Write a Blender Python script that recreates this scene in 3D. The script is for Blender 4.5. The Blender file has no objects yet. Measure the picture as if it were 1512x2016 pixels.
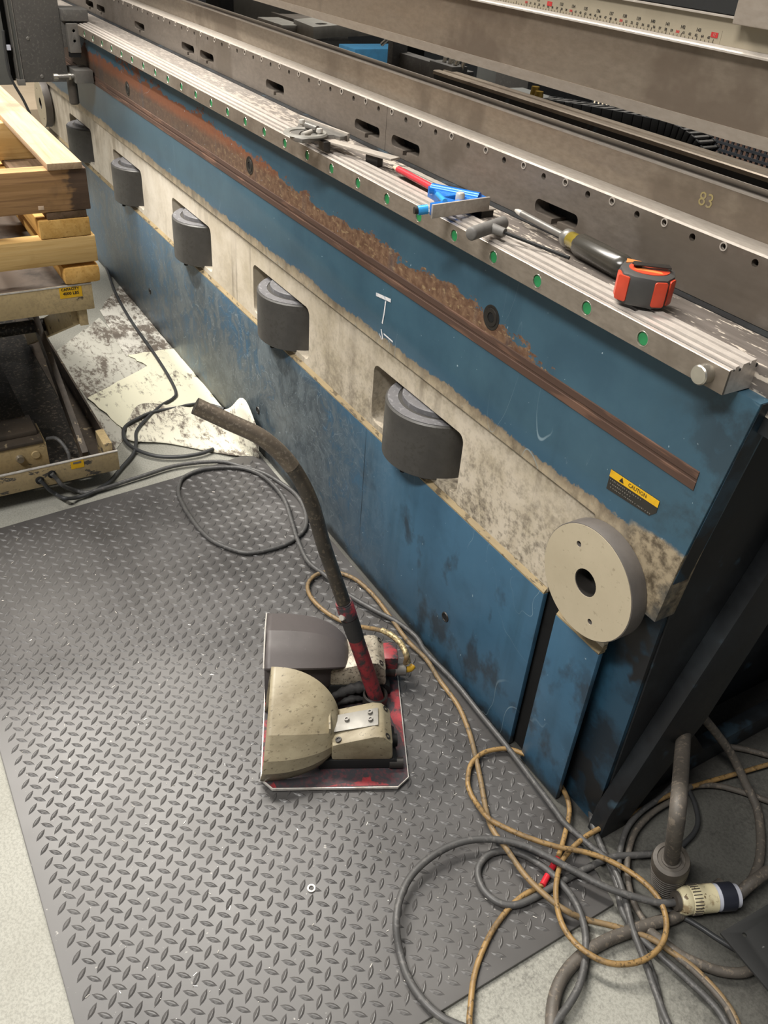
import bpy, bmesh, math, random
from mathutils import Vector, Matrix
from mathutils.geometry import tessellate_polygon
random.seed(7)
scene = bpy.context.scene
COL = scene.collection

# ------------------------------------------------------------------ camera
cam_d = bpy.data.cameras.new('camera'); cam = bpy.data.objects.new('camera', cam_d); COL.objects.link(cam)
cam_d.sensor_fit = 'HORIZONTAL'; cam_d.sensor_width = 36.0
cam_d.lens = 36.0 * 1666.94 / 1512.0
cam_d.clip_start = 0.02; cam_d.clip_end = 60
rx, up, bk = (0.507286, 0.859195, 0.066672), (-0.529714, 0.249857, 0.81054), (0.679753, -0.446493, 0.581877)
cam.matrix_world = Matrix(((rx[0], up[0], bk[0], 0.0), (rx[1], up[1], bk[1], -0.8358), (rx[2], up[2], bk[2], 1.32), (0, 0, 0, 1)))
scene.camera = cam

# ------------------------------------------------------------------ light
world = bpy.data.worlds.new('world'); scene.world = world; world.use_nodes = True
world.node_tree.nodes['Background'].inputs[0].default_value = (0.93, 0.96, 1.0, 1)
world.node_tree.nodes['Background'].inputs[1].default_value = 0.10

def area(name, loc, target, sx, sy, watts, col=(1, 0.95, 0.87), spread=None):
    d = bpy.data.lights.new(name, 'AREA'); d.shape = 'RECTANGLE'; d.size = sx; d.size_y = sy; d.energy = watts; d.color = col
    if spread: d.spread = math.radians(spread)
    o = bpy.data.objects.new(name, d); COL.objects.link(o); o.location = loc
    o.rotation_euler = (Vector(target) - Vector(loc)).to_track_quat('-Z', 'Y').to_euler()
    return o
area('hall_light', (-4.4, -1.3, 5.2), (-2.4, -0.3, 0), 0.6, 2.8, 270)
area('hall_light', (-0.4, -3.4, 5.0), (-1.9, -0.5, 0.2), 2.4, 0.5, 185, (1, 0.97, 0.92))
area('hall_light', (-2.4, 0.75, 4.6), (-2.2, 0.7, 0.9), 2.4, 0.5, 130)
d = bpy.data.lights.new('high_bay_lamp', 'SPOT'); d.energy = 800; d.spot_size = math.radians(17); d.spot_blend = 0.9; d.shadow_soft_size = 0.12; d.color = (1, 0.97, 0.9)
o = bpy.data.objects.new('high_bay_lamp', d); COL.objects.link(o); o.location = (-3.3, -2.4, 5.2)
o.rotation_euler = (Vector((-2.35, -0.05, 0.25)) - Vector(o.location)).to_track_quat('-Z', 'Y').to_euler()

vs = scene.view_settings
vs.view_transform = 'Standard'; vs.look = 'None'; vs.gamma = 1.0; vs.use_curve_mapping = False
vs.exposure = 0.72

# ------------------------------------------------------------------ colour and material helpers
def lin(h):
    h = h.lstrip('#'); c = [int(h[i:i + 2], 16) / 255 for i in (0, 2, 4)]
    return tuple((v / 12.92 if v <= 0.04045 else ((v + 0.055) / 1.055) ** 2.4) for v in c) + (1,)

class NT:
    """small wrapper for building one procedural material"""
    def __init__(s, name):
        s.m = bpy.data.materials.new(name); s.m.use_nodes = True
        s.t = s.m.node_tree; s.n = s.t.nodes; s.b = s.n['Principled BSDF']
        s.tc = s.n.new('ShaderNodeTexCoord').outputs['Object']
        sp = s.n.new('ShaderNodeSeparateXYZ'); s.t.links.new(s.tc, sp.inputs[0])
        s.x, s.y, s.z = sp.outputs
    def put(s, v, sock):
        if hasattr(v, 'is_linked') or hasattr(v, 'links'): s.t.links.new(v, sock)
        else: sock.default_value = v
    def math(s, op, a, b=0.0, clamp=False):
        n = s.n.new('ShaderNodeMath'); n.operation = op; n.use_clamp = clamp
        s.put(a, n.inputs[0]); s.put(b, n.inputs[1]); return n.outputs[0]
    def add(s, a, b): return s.math('ADD', a, b)
    def mul(s, a, b): return s.math('MULTIPLY', a, b)
    def sub(s, a, b): return s.math('SUBTRACT', a, b)
    def vec(s, scale=(1, 1, 1), rot=(0, 0, 0), loc=(0, 0, 0)):
        n = s.n.new('ShaderNodeMapping'); s.t.links.new(s.tc, n.inputs[0])
        n.inputs['Scale'].default_value = scale; n.inputs['Rotation'].default_value = rot; n.inputs['Location'].default_value = loc
        return n.outputs[0]
    def noise(s, scale, detail=4, rough=0.6, st=(1, 1, 1), rot=(0, 0, 0), loc=(0, 0, 0), dist=0.0):
        n = s.n.new('ShaderNodeTexNoise'); s.t.links.new(s.vec(st, rot, loc), n.inputs['Vector'])
        n.inputs['Scale'].default_value = scale; n.inputs['Detail'].default_value = detail
        n.inputs['Roughness'].default_value = rough; n.inputs['Distortion'].default_value = dist
        return n.outputs[0]
    def ramp(s, v, lo, hi, a=0.0, b=1.0):
        n = s.n.new('ShaderNodeMapRange'); n.clamp = True
        s.put(v, n.inputs[0]); n.inputs[1].default_value = lo; n.inputs[2].default_value = hi
        n.inputs[3].default_value = a; n.inputs[4].default_value = b; return n.outputs[0]
    def band(s, v, lo, hi, e=0.01):
        return s.mul(s.ramp(v, lo - e, lo + e), s.ramp(v, hi - e, hi + e, 1, 0))
    def mix(s, fac, a, b):
        n = s.n.new('ShaderNodeMix'); n.data_type = 'RGBA'
        s.put(fac, n.inputs[0])
        s.put(lin(a) if isinstance(a, str) else a, n.inputs[6]); s.put(lin(b) if isinstance(b, str) else b, n.inputs[7])
        return n.outputs[2]
    def bump(s, h, strength=0.3, dist=0.002):
        n = s.n.new('ShaderNodeBump'); n.inputs['Strength'].default_value = strength; n.inputs['Distance'].default_value = dist
        s.put(h, n.inputs['Height']); s.t.links.new(n.outputs[0], s.b.inputs['Normal'])
    def done(s, col, rough=0.5, metal=0.0, spec=0.5):
        s.put(lin(col) if isinstance(col, str) else col, s.b.inputs['Base Color'])
        s.put(rough, s.b.inputs['Roughness']); s.put(metal, s.b.inputs['Metallic'])
        s.b.inputs['Specular IOR Level'].default_value = spec
        return s.m

def worn(name, base, dirt, rough=0.5, metal=0.0, scale=8, amt=(0.45, 0.75), fine=None, st=(1, 1, 1), bump=0.0, spec=0.5, fscale=120, famt=(0.56, 0.62)):
    s = NT(name)
    n1 = s.noise(scale, 6, 0.65, st)
    c = s.mix(s.ramp(n1, *amt), base, dirt)
    if fine:
        c = s.mix(s.ramp(s.noise(fscale, 3, 0.6, st, loc=(3, 1, 2)), *famt), c, fine)
    r = s.ramp(n1, 0.3, 0.7, rough * 0.8, min(1, rough * 1.25))
    if bump: s.bump(s.noise(scale * 12, 3, 0.6, st), bump, 0.002)
    return s.done(c, r, metal, spec)

def plain(name, col, rough=0.5, metal=0.0, spec=0.5):
    s = NT(name)
    n1 = s.noise(30, 3)
    c0 = lin(col); c1 = tuple(v * 0.75 for v in c0[:3]) + (1,)
    return s.done(s.mix(s.ramp(n1, 0.35, 0.75), c0, c1), s.ramp(n1, 0.3, 0.7, rough * 0.85, min(1, rough * 1.15)), metal, spec)

# --- front panel paint of the press: blue, with rust, grease, chips and the ragged cream border
def blue_panel():
    s = NT('blue_panel_paint')
    nl = s.noise(2.2, 5, 0.6); nm = s.noise(9, 6, 0.65, loc=(4, 0, 1)); nf = s.noise(70, 4, 0.6, loc=(1, 2, 3))
    c = s.mix(s.ramp(nl, 0.35, 0.65), '#375870', '#41667f')
    c = s.mix(s.ramp(nm, 0.5, 0.8, 0, 0.7), c, '#2e4c60')
    # upper half a little greener and duller
    c = s.mix(s.ramp(s.z, 0.60, 0.66, 0, 0.75), c, s.mix(s.ramp(nm, 0.4, 0.7), '#344f5c', '#415f6c'))
    # scuffed, greasy lower panel towards the middle and far end
    far = s.mul(s.ramp(s.x, -1.15, -1.6), s.ramp(s.z, 0.43, 0.36))
    scr = s.noise(16, 6, 0.72, (1, 1, 0.8), loc=(7, 0, 2), dist=1.5)
    g = s.mul(far, s.ramp(s.add(s.mul(nl, 0.5), s.add(s.mul(scr, 0.5), s.mul(s.band(s.x, -2.5, -1.4, 0.25), 0.08))), 0.43, 0.54))
    c = s.mix(s.mul(g, 0.9), c, s.mix(s.ramp(scr, 0.4, 0.6), '#42474a', '#5d6466'))
    sw = s.math('ABSOLUTE', s.sub(s.noise(9, 2, 0.5, loc=(2, 0, 5), dist=3.0), 0.5))
    c = s.mix(s.mul(far, s.ramp(sw, 0.010, 0.0, 0, 0.45)), c, '#8b969c')
    # oily blotches low down near the right end
    near = s.mul(s.ramp(s.x, -1.5, -1.2), s.ramp(s.z, 0.36, 0.30))
    c = s.mix(s.mul(near, s.ramp(s.noise(7, 5, 0.6, (1.2, 1, 0.8), loc=(1.4, 0, 0.3)), 0.55, 0.63, 0, 0.8)), c, '#2c343b')
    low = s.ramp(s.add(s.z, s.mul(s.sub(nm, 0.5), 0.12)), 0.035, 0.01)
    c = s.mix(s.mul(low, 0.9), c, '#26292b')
    # thin oil runs
    run = s.mul(s.ramp(s.noise(26, 2, 0.5, (1, 1, 0.03), loc=(0.5, 0, 0)), 0.685, 0.70), s.mul(s.band(s.x, -1.5, -1.05, 0.03), s.band(s.z, 0.12, 0.36, 0.05)))
    c = s.mix(s.mul(run, 0.8), c, '#1d2830')
    # rust stripe over the carriage track
    nr = s.add(s.mul(s.noise(11, 7, 0.75, (0.5, 1, 1), loc=(0.3, 0, 0.9)), 0.65), s.mul(s.noise(42, 5, 0.7, (0.6, 1, 1), loc=(0, 0, 4)), 0.35))
    xf = s.ramp(s.x, -1.05, -0.62, 0.0, 0.42)
    up1 = s.ramp(s.z, 0.775, 0.845, 0.0, 0.42)
    fx = s.ramp(s.x, -1.6, -2.3, 0.0, 0.22)
    rm = s.mul(s.ramp(s.sub(s.add(nr, fx), s.add(xf, up1)), 0.335, 0.345), s.ramp(s.add(s.z, s.mul(nf, 0.012)), 0.742, 0.746))
    rc = s.mix(s.ramp(nf, 0.4, 0.65), '#5c4130', '#7c614a')
    rc = s.mix(s.ramp(s.noise(120, 3, 0.6, (0.4, 1, 1)), 0.58, 0.64, 0, 0.7), rc, '#97805f')
    rc = s.mix(s.ramp(s.x, -1.7, -2.4, 0, 0.75), rc, s.mix(s.ramp(nr, 0.4, 0.6), '#3b332e', '#4d3d32'))
    rc = s.mix(s.mul(s.ramp(s.x, -1.5, -1.9), s.ramp(s.add(s.z, s.mul(nr, 0.04)), 0.815, 0.835, 0, 0.6)), rc, '#80492c')
    c = s.mix(rm, c, rc)
    # cream undercoat along the lower edge of the upper plate
    edge = s.add(s.z, s.add(s.mul(s.sub(s.noise(45, 6, 0.75, dist=0.8), 0.5), 0.03), s.mul(s.sub(s.noise(5, 3, 0.5, loc=(8, 0, 0)), 0.5), 0.03)))
    cr = s.mul(s.ramp(edge, 0.6245, 0.6215), s.ramp(s.z, 0.5, 0.55))
    cc = s.mix(s.ramp(s.noise(24, 5, 0.7, (1, 1, 0.7)), 0.45, 0.70), '#b3a48b', '#6f6454')
    cc = s.mix(s.ramp(edge, 0.606, 0.621, 0, 0.6), cc, '#6a5d4c')
    c = s.mix(cr, c, cc)
    sc2 = s.math('ABSOLUTE', s.sub(s.noise(5, 2, 0.4, (1, 1, 0.5), rot=(0, 0.5, 0), loc=(3, 0, 8), dist=2.0), 0.5))
    c = s.mix(s.mul(s.ramp(sc2, 0.0022, 0.0008), s.ramp(s.noise(3, 2, 0.5, loc=(0, 0, 9)), 0.52, 0.6, 0, 0.6)), c, '#93a9b3')
    c = s.mix(s.mul(s.ramp(s.noise(14, 4, 0.6, (1, 1, 0.10), loc=(0, 0, 2)), 0.55, 0.72), 0.4), c, '#2b4655')
    # bare patch behind the end disc
    dx = s.add(s.x, 0.575); dz = s.sub(s.z, 0.60)
    pm = s.mul(s.ramp(s.add(s.x, s.mul(nm, 0.02)), -0.625, -0.618), s.mul(s.ramp(s.add(s.z, s.mul(s.sub(nm, 0.5), 0.05)), 0.640, 0.632, 0, 1), s.ramp(s.z, 0.5, 0.52)))
    c = s.mix(pm, c, s.mix(s.ramp(s.noise(50, 5, 0.7, loc=(1, 1, 1)), 0.42, 0.62), '#a5967d', '#5c5142'))
    # chips
    c = s.mix(s.ramp(s.noise(150, 2, 0.5, (1, 1, 0.6), loc=(9, 0, 1)), 0.735, 0.75, 0, 0.7), c, '#a9bcc6')
    # dirt at right edge
    c = s.mix(s.mul(s.ramp(s.x, -0.66, -0.55), s.ramp(nm, 0.48, 0.58, 0, 0.65)), c, '#28323a')
    r = s.mix(rm, (0.38, 0.38, 0.38, 1), (0.8, 0.8, 0.8, 1))
    s.bump(s.add(s.mul(nf, 0.5), s.mul(s.noise(20), 0.5)), 0.12, 0.002)
    return s.done(c, r, 0.0, 0.4)

def cream_panel():
    s = NT('cream_panel_paint')
    nm = s.noise(8, 6, 0.68); nf = s.noise(90, 4, 0.65, loc=(2, 2, 2))
    c = s.mix(s.ramp(nm, 0.4, 0.65), '#d5ccbd', '#c3b8a6')
    c = s.mix(s.mul(s.ramp(s.x, -2.6, -2.0, 0, 1), 0.55), c, s.mix(s.ramp(nm, 0.4, 0.6), '#bdb09b', '#a6997f'))
    st = s.noise(20, 4, 0.6, (1, 1, 0.05), loc=(1, 0, 0))
    c = s.mix(s.mul(s.ramp(st, 0.56, 0.66), s.ramp(s.noise(3, 2, 0.5, loc=(5, 0, 5)), 0.42, 0.6, 0, 0.65)), c, '#7c7265')
    spk = s.ramp(s.add(s.mul(nf, 0.62), s.mul(nm, 0.38)), 0.47, 0.62)
    lowd = s.mul(spk, s.mul(s.ramp(s.x, -1.9, -1.0, 0.15, 0.9), s.ramp(s.z, 0.60, 0.44, 0.2, 1.0)))
    c = s.mix(lowd, c, '#625a50')
    c = s.mix(s.mul(s.ramp(s.x, -2.7, -3.2), s.ramp(s.noise(12, 5, 0.7, (1, 1, 0.3), loc=(0, 0, 4)), 0.45, 0.65, 0, 0.65)), c, '#7f6f58')
    c = s.mix(s.mul(s.ramp(s.z, 0.575, 0.6), s.ramp(nf, 0.4, 0.6, 0, 0.5)), c, '#7d6c52')
    s.bump(nf, 0.06, 0.001)
    return s.done(c, 0.42, 0, 0.45)

def steel(name, a, b, rough, metal=0.85, sx=0.06, scale=26, stains=None, amt=(0.35, 0.65)):
    s = NT(name)
    n1 = s.noise(scale, 5, 0.65, (sx, 1, 1)); n2 = s.noise(4, 5, 0.6, loc=(3, 3, 3)); n3 = s.noise(160, 3, 0.6, (0.4, 1, 1))
    c = s.mix(s.ramp(s.add(s.mul(n1, 0.5), s.mul(n3, 0.5)), *amt), a, b)
    if stains: c = s.mix(s.ramp(n2, 0.52, 0.60, 0, 0.75), c, stains)
    r = s.ramp(s.add(s.mul(n1, 0.6), s.mul(n2, 0.4)), 0.35, 0.65, rough * 0.75, rough * 1.3)
    return s.done(c, r, metal)

def table_metal():
    s = NT('table_top_scraped_steel')
    n1 = s.noise(150, 3, 0.6, (0.25, 1, 1)); n2 = s.noise(3, 4, 0.6, (1, 3, 1)); n3 = s.noise(30, 4, 0.65, (0.1, 1, 1))
    m = s.ramp(s.add(s.mul(n1, 0.6), s.mul(n2, 0.4)), 0.525, 0.565)
    m = s.mul(m, s.ramp(s.x, -2.6, -1.2, 0.35, 1.0))
    c = s.mix(m, s.mix(s.ramp(n3, 0.4, 0.6), '#625b55', '#78706a'), '#c4b9ab')
    c = s.mix(s.ramp(s.x, -1.5, -2.4, 0, 0.6), c, s.mix(s.ramp(n3, 0.35, 0.6), '#a39c95', '#8b847d'))
    return s.done(c, s.ramp(n1, 0.3, 0.7, 0.38, 0.6), 0.25)

def concrete():
    s = NT('speckled_concrete')
    n1 = s.noise(220, 3, 0.7); n2 = s.noise(5, 6, 0.65); n3 = s.noise(60, 4, 0.7, loc=(4, 4, 4))
    c = s.mix(s.ramp(n1, 0.40, 0.60), '#85847c', '#9a9990')
    c = s.mix(s.ramp(n1, 0.60, 0.70, 0, 0.6), c, '#63625d')
    c = s.mix(s.ramp(n2, 0.45, 0.75, 0, 0.45), c, '#7d7a71')
    # black swarf and grease where the press and the cables stand
    near = s.mul(s.ramp(s.x, -1.0, -0.55), s.ramp(s.y, -0.75, -0.35))
    g = s.ramp(s.add(s.mul(n2, 0.42), s.add(s.mul(s.noise(150, 4, 0.75, loc=(2, 7, 1)), 0.38), s.mul(n3, 0.20))), 0.49, 0.60)
    c = s.mix(s.mul(near, s.mul(g, 0.62)), c, '#403e3a')
    oil = s.mul(s.ramp(s.add(s.y, s.mul(n2, 0.10)), 0.04, 0.10), s.ramp(s.add(s.x, s.mul(n2, 0.10)), -0.44, -0.50))  # press interior's shade painted onto the floor below, together with oil
    c = s.mix(s.mul(oil, s.ramp(n3, 0.25, 0.5, 0.75, 1.0)), c, '#2e2c28')
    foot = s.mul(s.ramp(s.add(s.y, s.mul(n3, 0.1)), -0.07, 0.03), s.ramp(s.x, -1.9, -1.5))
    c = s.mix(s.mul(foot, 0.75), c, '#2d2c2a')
    s.bump(n1, 0.1, 0.001)
    return s.done(c, s.ramp(n2, 0.3, 0.7, 0.55, 0.8), 0, 0.35)

def rubber_mat():
    s = NT('black_rubber_mat')
    n1 = s.noise(7, 5, 0.6); n2 = s.noise(90, 3, 0.6); n3 = s.noise(2.5, 3, 0.5, loc=(5, 2, 0))
    c = s.mix(s.ramp(n1, 0.35, 0.7), '#413f3e', '#514f4e')
    c = s.mix(s.ramp(n3, 0.5, 0.7, 0, 0.6), c, '#5f5d5b')
    c = s.mix(s.ramp(n2, 0.70, 0.76, 0, 0.6), c, '#b9b5ae')
    r = s.ramp(s.add(s.mul(n1, 0.5), s.mul(n3, 0.5)), 0.35, 0.65, 0.38, 0.55)
    s.bump(n2, 0.05, 0.0006)
    return s.done(c, r, 0.0, 0.7)

def wood(name, a, b, d, axis='Y', dark=None, stain=None):
    s = NT(name)
    st = {'X': (0.04, 1, 1), 'Y': (1, 0.04, 1)}[axis]
    n1 = s.noise(42, 5, 0.65, st, dist=0.6); n2 = s.noise(5, 5, 0.65, loc=(1, 5, 2)); n3 = s.noise(130, 3, 0.6, st)
    c = s.mix(s.ramp(n1, 0.38, 0.62), a, b)
    c = s.mix(s.ramp(n3, 0.55, 0.68, 0, 0.55), c, d)
    c = s.mix(s.ramp(n2, 0.55, 0.68, 0, 0.8), c, dark or d)
    if stain is not None:
        c = s.mix(s.ramp(s.add(s.y, s.add(s.mul(s.sub(n2, 0.5), 0.16), s.mul(s.sub(n3, 0.5), 0.04))), stain, stain + 0.012, 0, 0.85), c, '#4a3e38')
    s.bump(n3, 0.25, 0.002)
    return s.done(c, 0.75, 0, 0.25)

def chipped(name, base, bare, thr=(0.60, 0.63), scale=26, st=(1, 1, 1), rough=0.45, grime=None, lowx=None):
    s = NT(name)
    n = s.noise(scale, 6, 0.72, st); n2 = s.noise(4, 4, 0.6, loc=(6, 1, 1)); nf = s.noise(140, 3, 0.6)
    c = s.mix(s.ramp(nf, 0.45, 0.65, 0, 0.25), base, bare)
    if grime: c = s.mix(s.ramp(n2, 0.48, 0.68, 0, 0.7), c, grime)
    c = s.mix(s.ramp(n, *thr), c, bare)
    return s.done(c, s.ramp(n, 0.3, 0.7, rough * 0.8, rough * 1.3), 0, 0.4)

def pad_paper(name, base, thr):
    s = NT(name)
    n = s.noise(34, 8, 0.8, (0.7, 1.6, 1), rot=(0, 0, 0.5), dist=0.4); n2 = s.noise(7, 4, 0.6)
    c = s.mix(s.ramp(s.add(s.mul(n, 0.6), s.mul(n2, 0.4)), thr, thr + 0.07), base, '#6a625a')
    s.bump(n, 0.3, 0.002)
    return s.done(c, 0.85, 0, 0.2)

MT = dict(
    blue=blue_panel(), cream=cream_panel(), concrete=concrete(), mat=rubber_mat(), table=table_metal(),
    tan=worn('tan_ledge_paint', '#998868', '#7a6c55', 0.5, 0, 10, (0.42, 0.7), '#5f5443', (0.3, 1, 1)),
    rail=steel('ground_rail_steel', '#b9b0a7', '#d5ccc3', 0.34, 0.4, 0.03, 60),
    railface=steel('rail_front_steel', '#7f766b', '#968c80', 0.42, 0.4, 0.3, 40, '#70665b'),
    plate=steel('holed_plate_steel', '#6d655d', '#80776e', 0.42, 0.4, 0.35, 30, '#62594f'),
    bevel=steel('bright_edge_steel', '#b5ada3', '#9b9288', 0.5, 0.2, 0.05, 40),
    die=steel('die_block_steel', '#8b7f71', '#a39686', 0.40, 0.45, 0.10, 16, '#786c5f'),
    ram=steel('ram_steel', '#7b6f62', '#8c8072', 0.48, 0.4, 0.10, 16, '#6a5d51'),
    ramlow=steel('ram_strip_steel', '#a1978c', '#90867b', 0.5, 0.3, 0.1, 20),
    rust=worn('rusty_track', '#513a2e', '#423027', 0.85, 0, 12, (0.4, 0.7), '#64493a', (0.1, 1, 1), fscale=60),
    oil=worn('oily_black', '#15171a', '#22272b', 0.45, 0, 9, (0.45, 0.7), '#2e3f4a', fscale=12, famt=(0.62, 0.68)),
    darkblue=worn('dark_stained_blue', '#26465a', '#16242e', 0.4, 0, 6, (0.42, 0.56), '#1a1c1e', fscale=9, famt=(0.56, 0.6)),
    black=plain('black_hole', '#060606', 0.8), yellowchalk=worn('faint_yellow_chalk', '#9c8d5e', '#8f8270', 0.8, 0, 60),
    roller=worn('dark_cylinder_steel', '#4c4a47', '#3d3b39', 0.48, 0.1, 10, (0.4, 0.7), '#45433f'),
    rollertop=worn('dark_cylinder_top', '#6c6b6d', '#5d5c5e', 0.6, 0.0, 14, (0.4, 0.7), '#7b7a7c'),
    discface=worn('cream_disc_face', '#b8ac94', '#aca088', 0.5, 0, 5, (0.4, 0.7), '#9c907a', fscale=100, famt=(0.62, 0.70)),
    discrim=worn('grey_disc_rim', '#6c6763', '#5b5652', 0.5, 0.2, 12, (0.4, 0.7)),
    green=plain('green_plastic_cap', '#27854f', 0.35),
    brightring=plain('bright_steel', '#c8c3b8', 0.28, 0.85),
    dullsteel=plain('dull_steel', '#85827d', 0.38, 0.45),
    darksteel=plain('dark_steel', '#33302d', 0.45, 0.3),
    yellow=worn('yellow_label', '#d9a916', '#b98a13', 0.5, 0, 30, (0.5, 0.8)),
    labelblack=plain('label_black', '#2d2a25', 0.5), ink=plain('ink_black', '#241f1a', 0.6),
    inkred=plain('ink_red', '#b5282a', 0.6), labelgrey=plain('label_grey_print', '#6f6a62', 0.6),
    chalk=worn('white_chalk', '#d9d6d6', '#a9b2ba', 0.8, 0, 90, (0.5, 0.62)),
    rulerface=worn('cream_ruler_face', '#9a907d', '#8b816e', 0.5, 0.1, 12),
    cablegrey=worn('grey_cable', '#4d4c4b', '#3f3e3d', 0.5, 0, 18, (0.4, 0.7), '#5b5957'),
    cabledark=worn('dark_cable', '#393a3b', '#2e2e2f', 0.45, 0, 18),
    cablebrown=worn('dusty_cable', '#5a544d', '#46413b', 0.6, 0, 14, (0.4, 0.65), '#6b6257'),
    cabletan=worn('tan_cable', '#917448', '#67543a', 0.5, 0, 30, (0.45, 0.68), '#5d4a2e', fscale=150),
    redtape=plain('red_tape', '#c02531', 0.4),
    redpaint=chipped('red_worn_paint', '#96343a', '#353335', (0.47, 0.58), 30, grime='#742529'),
    blackgrit=chipped('black_gritty_plate', '#37363a', '#8d343a', (0.60, 0.66), 9, grime='#2a292c', rough=0.55),
    pedalcream=worn('worn_cream_pedal', '#91876f', '#736851', 0.5, 0, 16, (0.42, 0.66), '#5f5543', (1, 0.5, 1), fscale=170, famt=(0.60, 0.68)),
    pedalspeck=worn('speckled_cream_pedal', '#a69d8c', '#807666', 0.5, 0, 22, (0.42, 0.6), '#625b50', fscale=190, famt=(0.55, 0.62)),
    hoodgrey=worn('dark_hood_plastic', '#4e4847', '#433e3d', 0.5, 0, 6, (0.4, 0.7), '#6a6463', fscale=200, famt=(0.7, 0.74)),
    bright=worn('bright_bare_edge', '#d7d2ca', '#a49c92', 0.4, 0.4, 40),
    galv=plain('grey_bracket', '#8f8c85', 0.5, 0.2),
    poletube=worn('dark_worn_tube', '#4a443c', '#37332e', 0.42, 0.3, 14, (0.4, 0.7), '#5d5448', fscale=160),
    poleend=worn('bare_tube_steel', '#74695c', '#595046', 0.36, 0.45, 16, (0.4, 0.7), '#857a6c', fscale=200),
    fabric=worn('black_rag', '#2b2a2a', '#1f1e1e', 0.85, 0, 20, bump=0.3),
    braid=worn('braided_sleeve', '#b7a57a', '#6e6248', 0.5, 0.3, 220, (0.45, 0.55)),
    yellowplastic=plain('yellow_rubber', '#c79a24', 0.5),
    tanpaint=chipped('tan_machine_paint', '#bda77d', '#4b443b', (0.62, 0.65), 22, (1, 0.7, 1.5), grime='#9f8c68'),
    tanchip=chipped('tan_chipped_paint', '#b09b73', '#4a4641', (0.555, 0.575), 30, (1, 0.6, 1.6), grime='#8d7d60'),
    liftdark=worn('dark_scissor_steel', '#2c2925', '#201e1b', 0.5, 0.2, 12, (0.4, 0.7), '#5d554b'),
    liftleg=worn('worn_scissor_leg', '#5a5046', '#39342f', 0.5, 0.2, 9, (0.4, 0.7), '#9c8d74', fscale=40, famt=(0.62, 0.67)),
    liftdeck=worn('dirty_platform', '#6a5f56', '#423b35', 0.6, 0.1, 6, (0.45, 0.6)),
    woodbrown=wood('weathered_brown_wood', '#b18a60', '#9c7850', '#7a5b40', 'Y', '#5f4d40', -0.425),
    woodgrey=wood('weathered_deck_wood', '#b39a7c', '#9f866b', '#846b52', 'X', '#7a6959'),
    woodyellow=wood('fresh_yellow_wood', '#d6b57c', '#c6a267', '#ad8952', 'Y', '#ae874e'),
    woodyellowx=wood('fresh_yellow_board', '#cda461', '#bd924f', '#9f773d', 'X', '#94703b'),
    wooddark=wood('dirty_board_end', '#66513f', '#55432f', '#463828', 'X'),
    pad=pad_paper('stained_white_pad', '#d2cebd', 0.485), padgrey=pad_paper('grey_stained_pad', '#b9b7ad', 0.49),
    padbright=pad_paper('clean_white_pad', '#d9d6c0', 0.545), paddirty=pad_paper('dirty_pad', '#cdcac1', 0.46),
    carriage=worn('dark_grey_enclosure', '#5a5855', '#4d4b49', 0.5, 0.0, 6, (0.4, 0.7), '#62605c'),
    carriagelight=worn('grey_enclosure_panel', '#636461', '#565755', 0.5, 0.0, 6),
    orange=plain('orange_plastic', '#d1492f', 0.35), orangelight=plain('orange_sticker', '#dd8548', 0.45),
    gripgrey=plain('grey_rubber_grip', '#454341', 0.55),
    bluealu=plain('blue_anodised', '#1673cf', 0.28, 0.2), bluelight=plain('light_blue_anodised', '#3fa6ee', 0.3, 0.2),
    redalu=plain('red_pencil_lacquer', '#c4323c', 0.35), pencilwood=plain('sharpened_wood', '#d3b79b', 0.6),
    thandle=worn('grey_vinyl_grip', '#6d6a66', '#5a5754', 0.6, 0, 30),
    amber=plain('amber_handle', '#7a6a25', 0.2), handleblack=plain('dirty_handle', '#3d3a34', 0.25),
    boxblack=worn('matt_black_sheet', '#131414', '#101010', 0.7, 0, 6, (0.4, 0.7), '#4a4a4a', fscale=60, famt=(0.72, 0.75)),
    bootgrey=worn('grey_rubber_boot', '#4f4942', '#413c36', 0.55, 0, 14),
    ivory=worn('ivory_plug', '#dacfaa', '#9b8868', 0.45, 0, 30, (0.5, 0.62), '#6d5b3f', fscale=90, famt=(0.62, 0.66)),
    navy=plain('navy_plug', '#2a2c36', 0.4), whiteplastic=plain('white_plastic', '#c9cbd6', 0.4),
    meshwire=plain('dark_mesh_wire', '#23262b', 0.6), bluesheet=plain('blue_sheet', '#2a5a78', 0.5), bluemesh=plain('blue_mesh', '#3f63a5', 0.5), brass=plain('brass_fitting', '#b9984a', 0.3, 0.8),
    cabletan2=worn('dusty_tan_cable', '#846c49', '#665843', 0.55, 0, 18, (0.42, 0.66), '#564a38'),
    wallgrey=worn('grey_wall_paint', '#1f2122', '#191b1c', 0.7, 0, 2), meshcream=plain('cream_wire', '#d9cdb4', 0.5),
    beige=worn('beige_cabinet', '#9a8b76', '#857762', 0.6, 0, 3),
)

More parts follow.
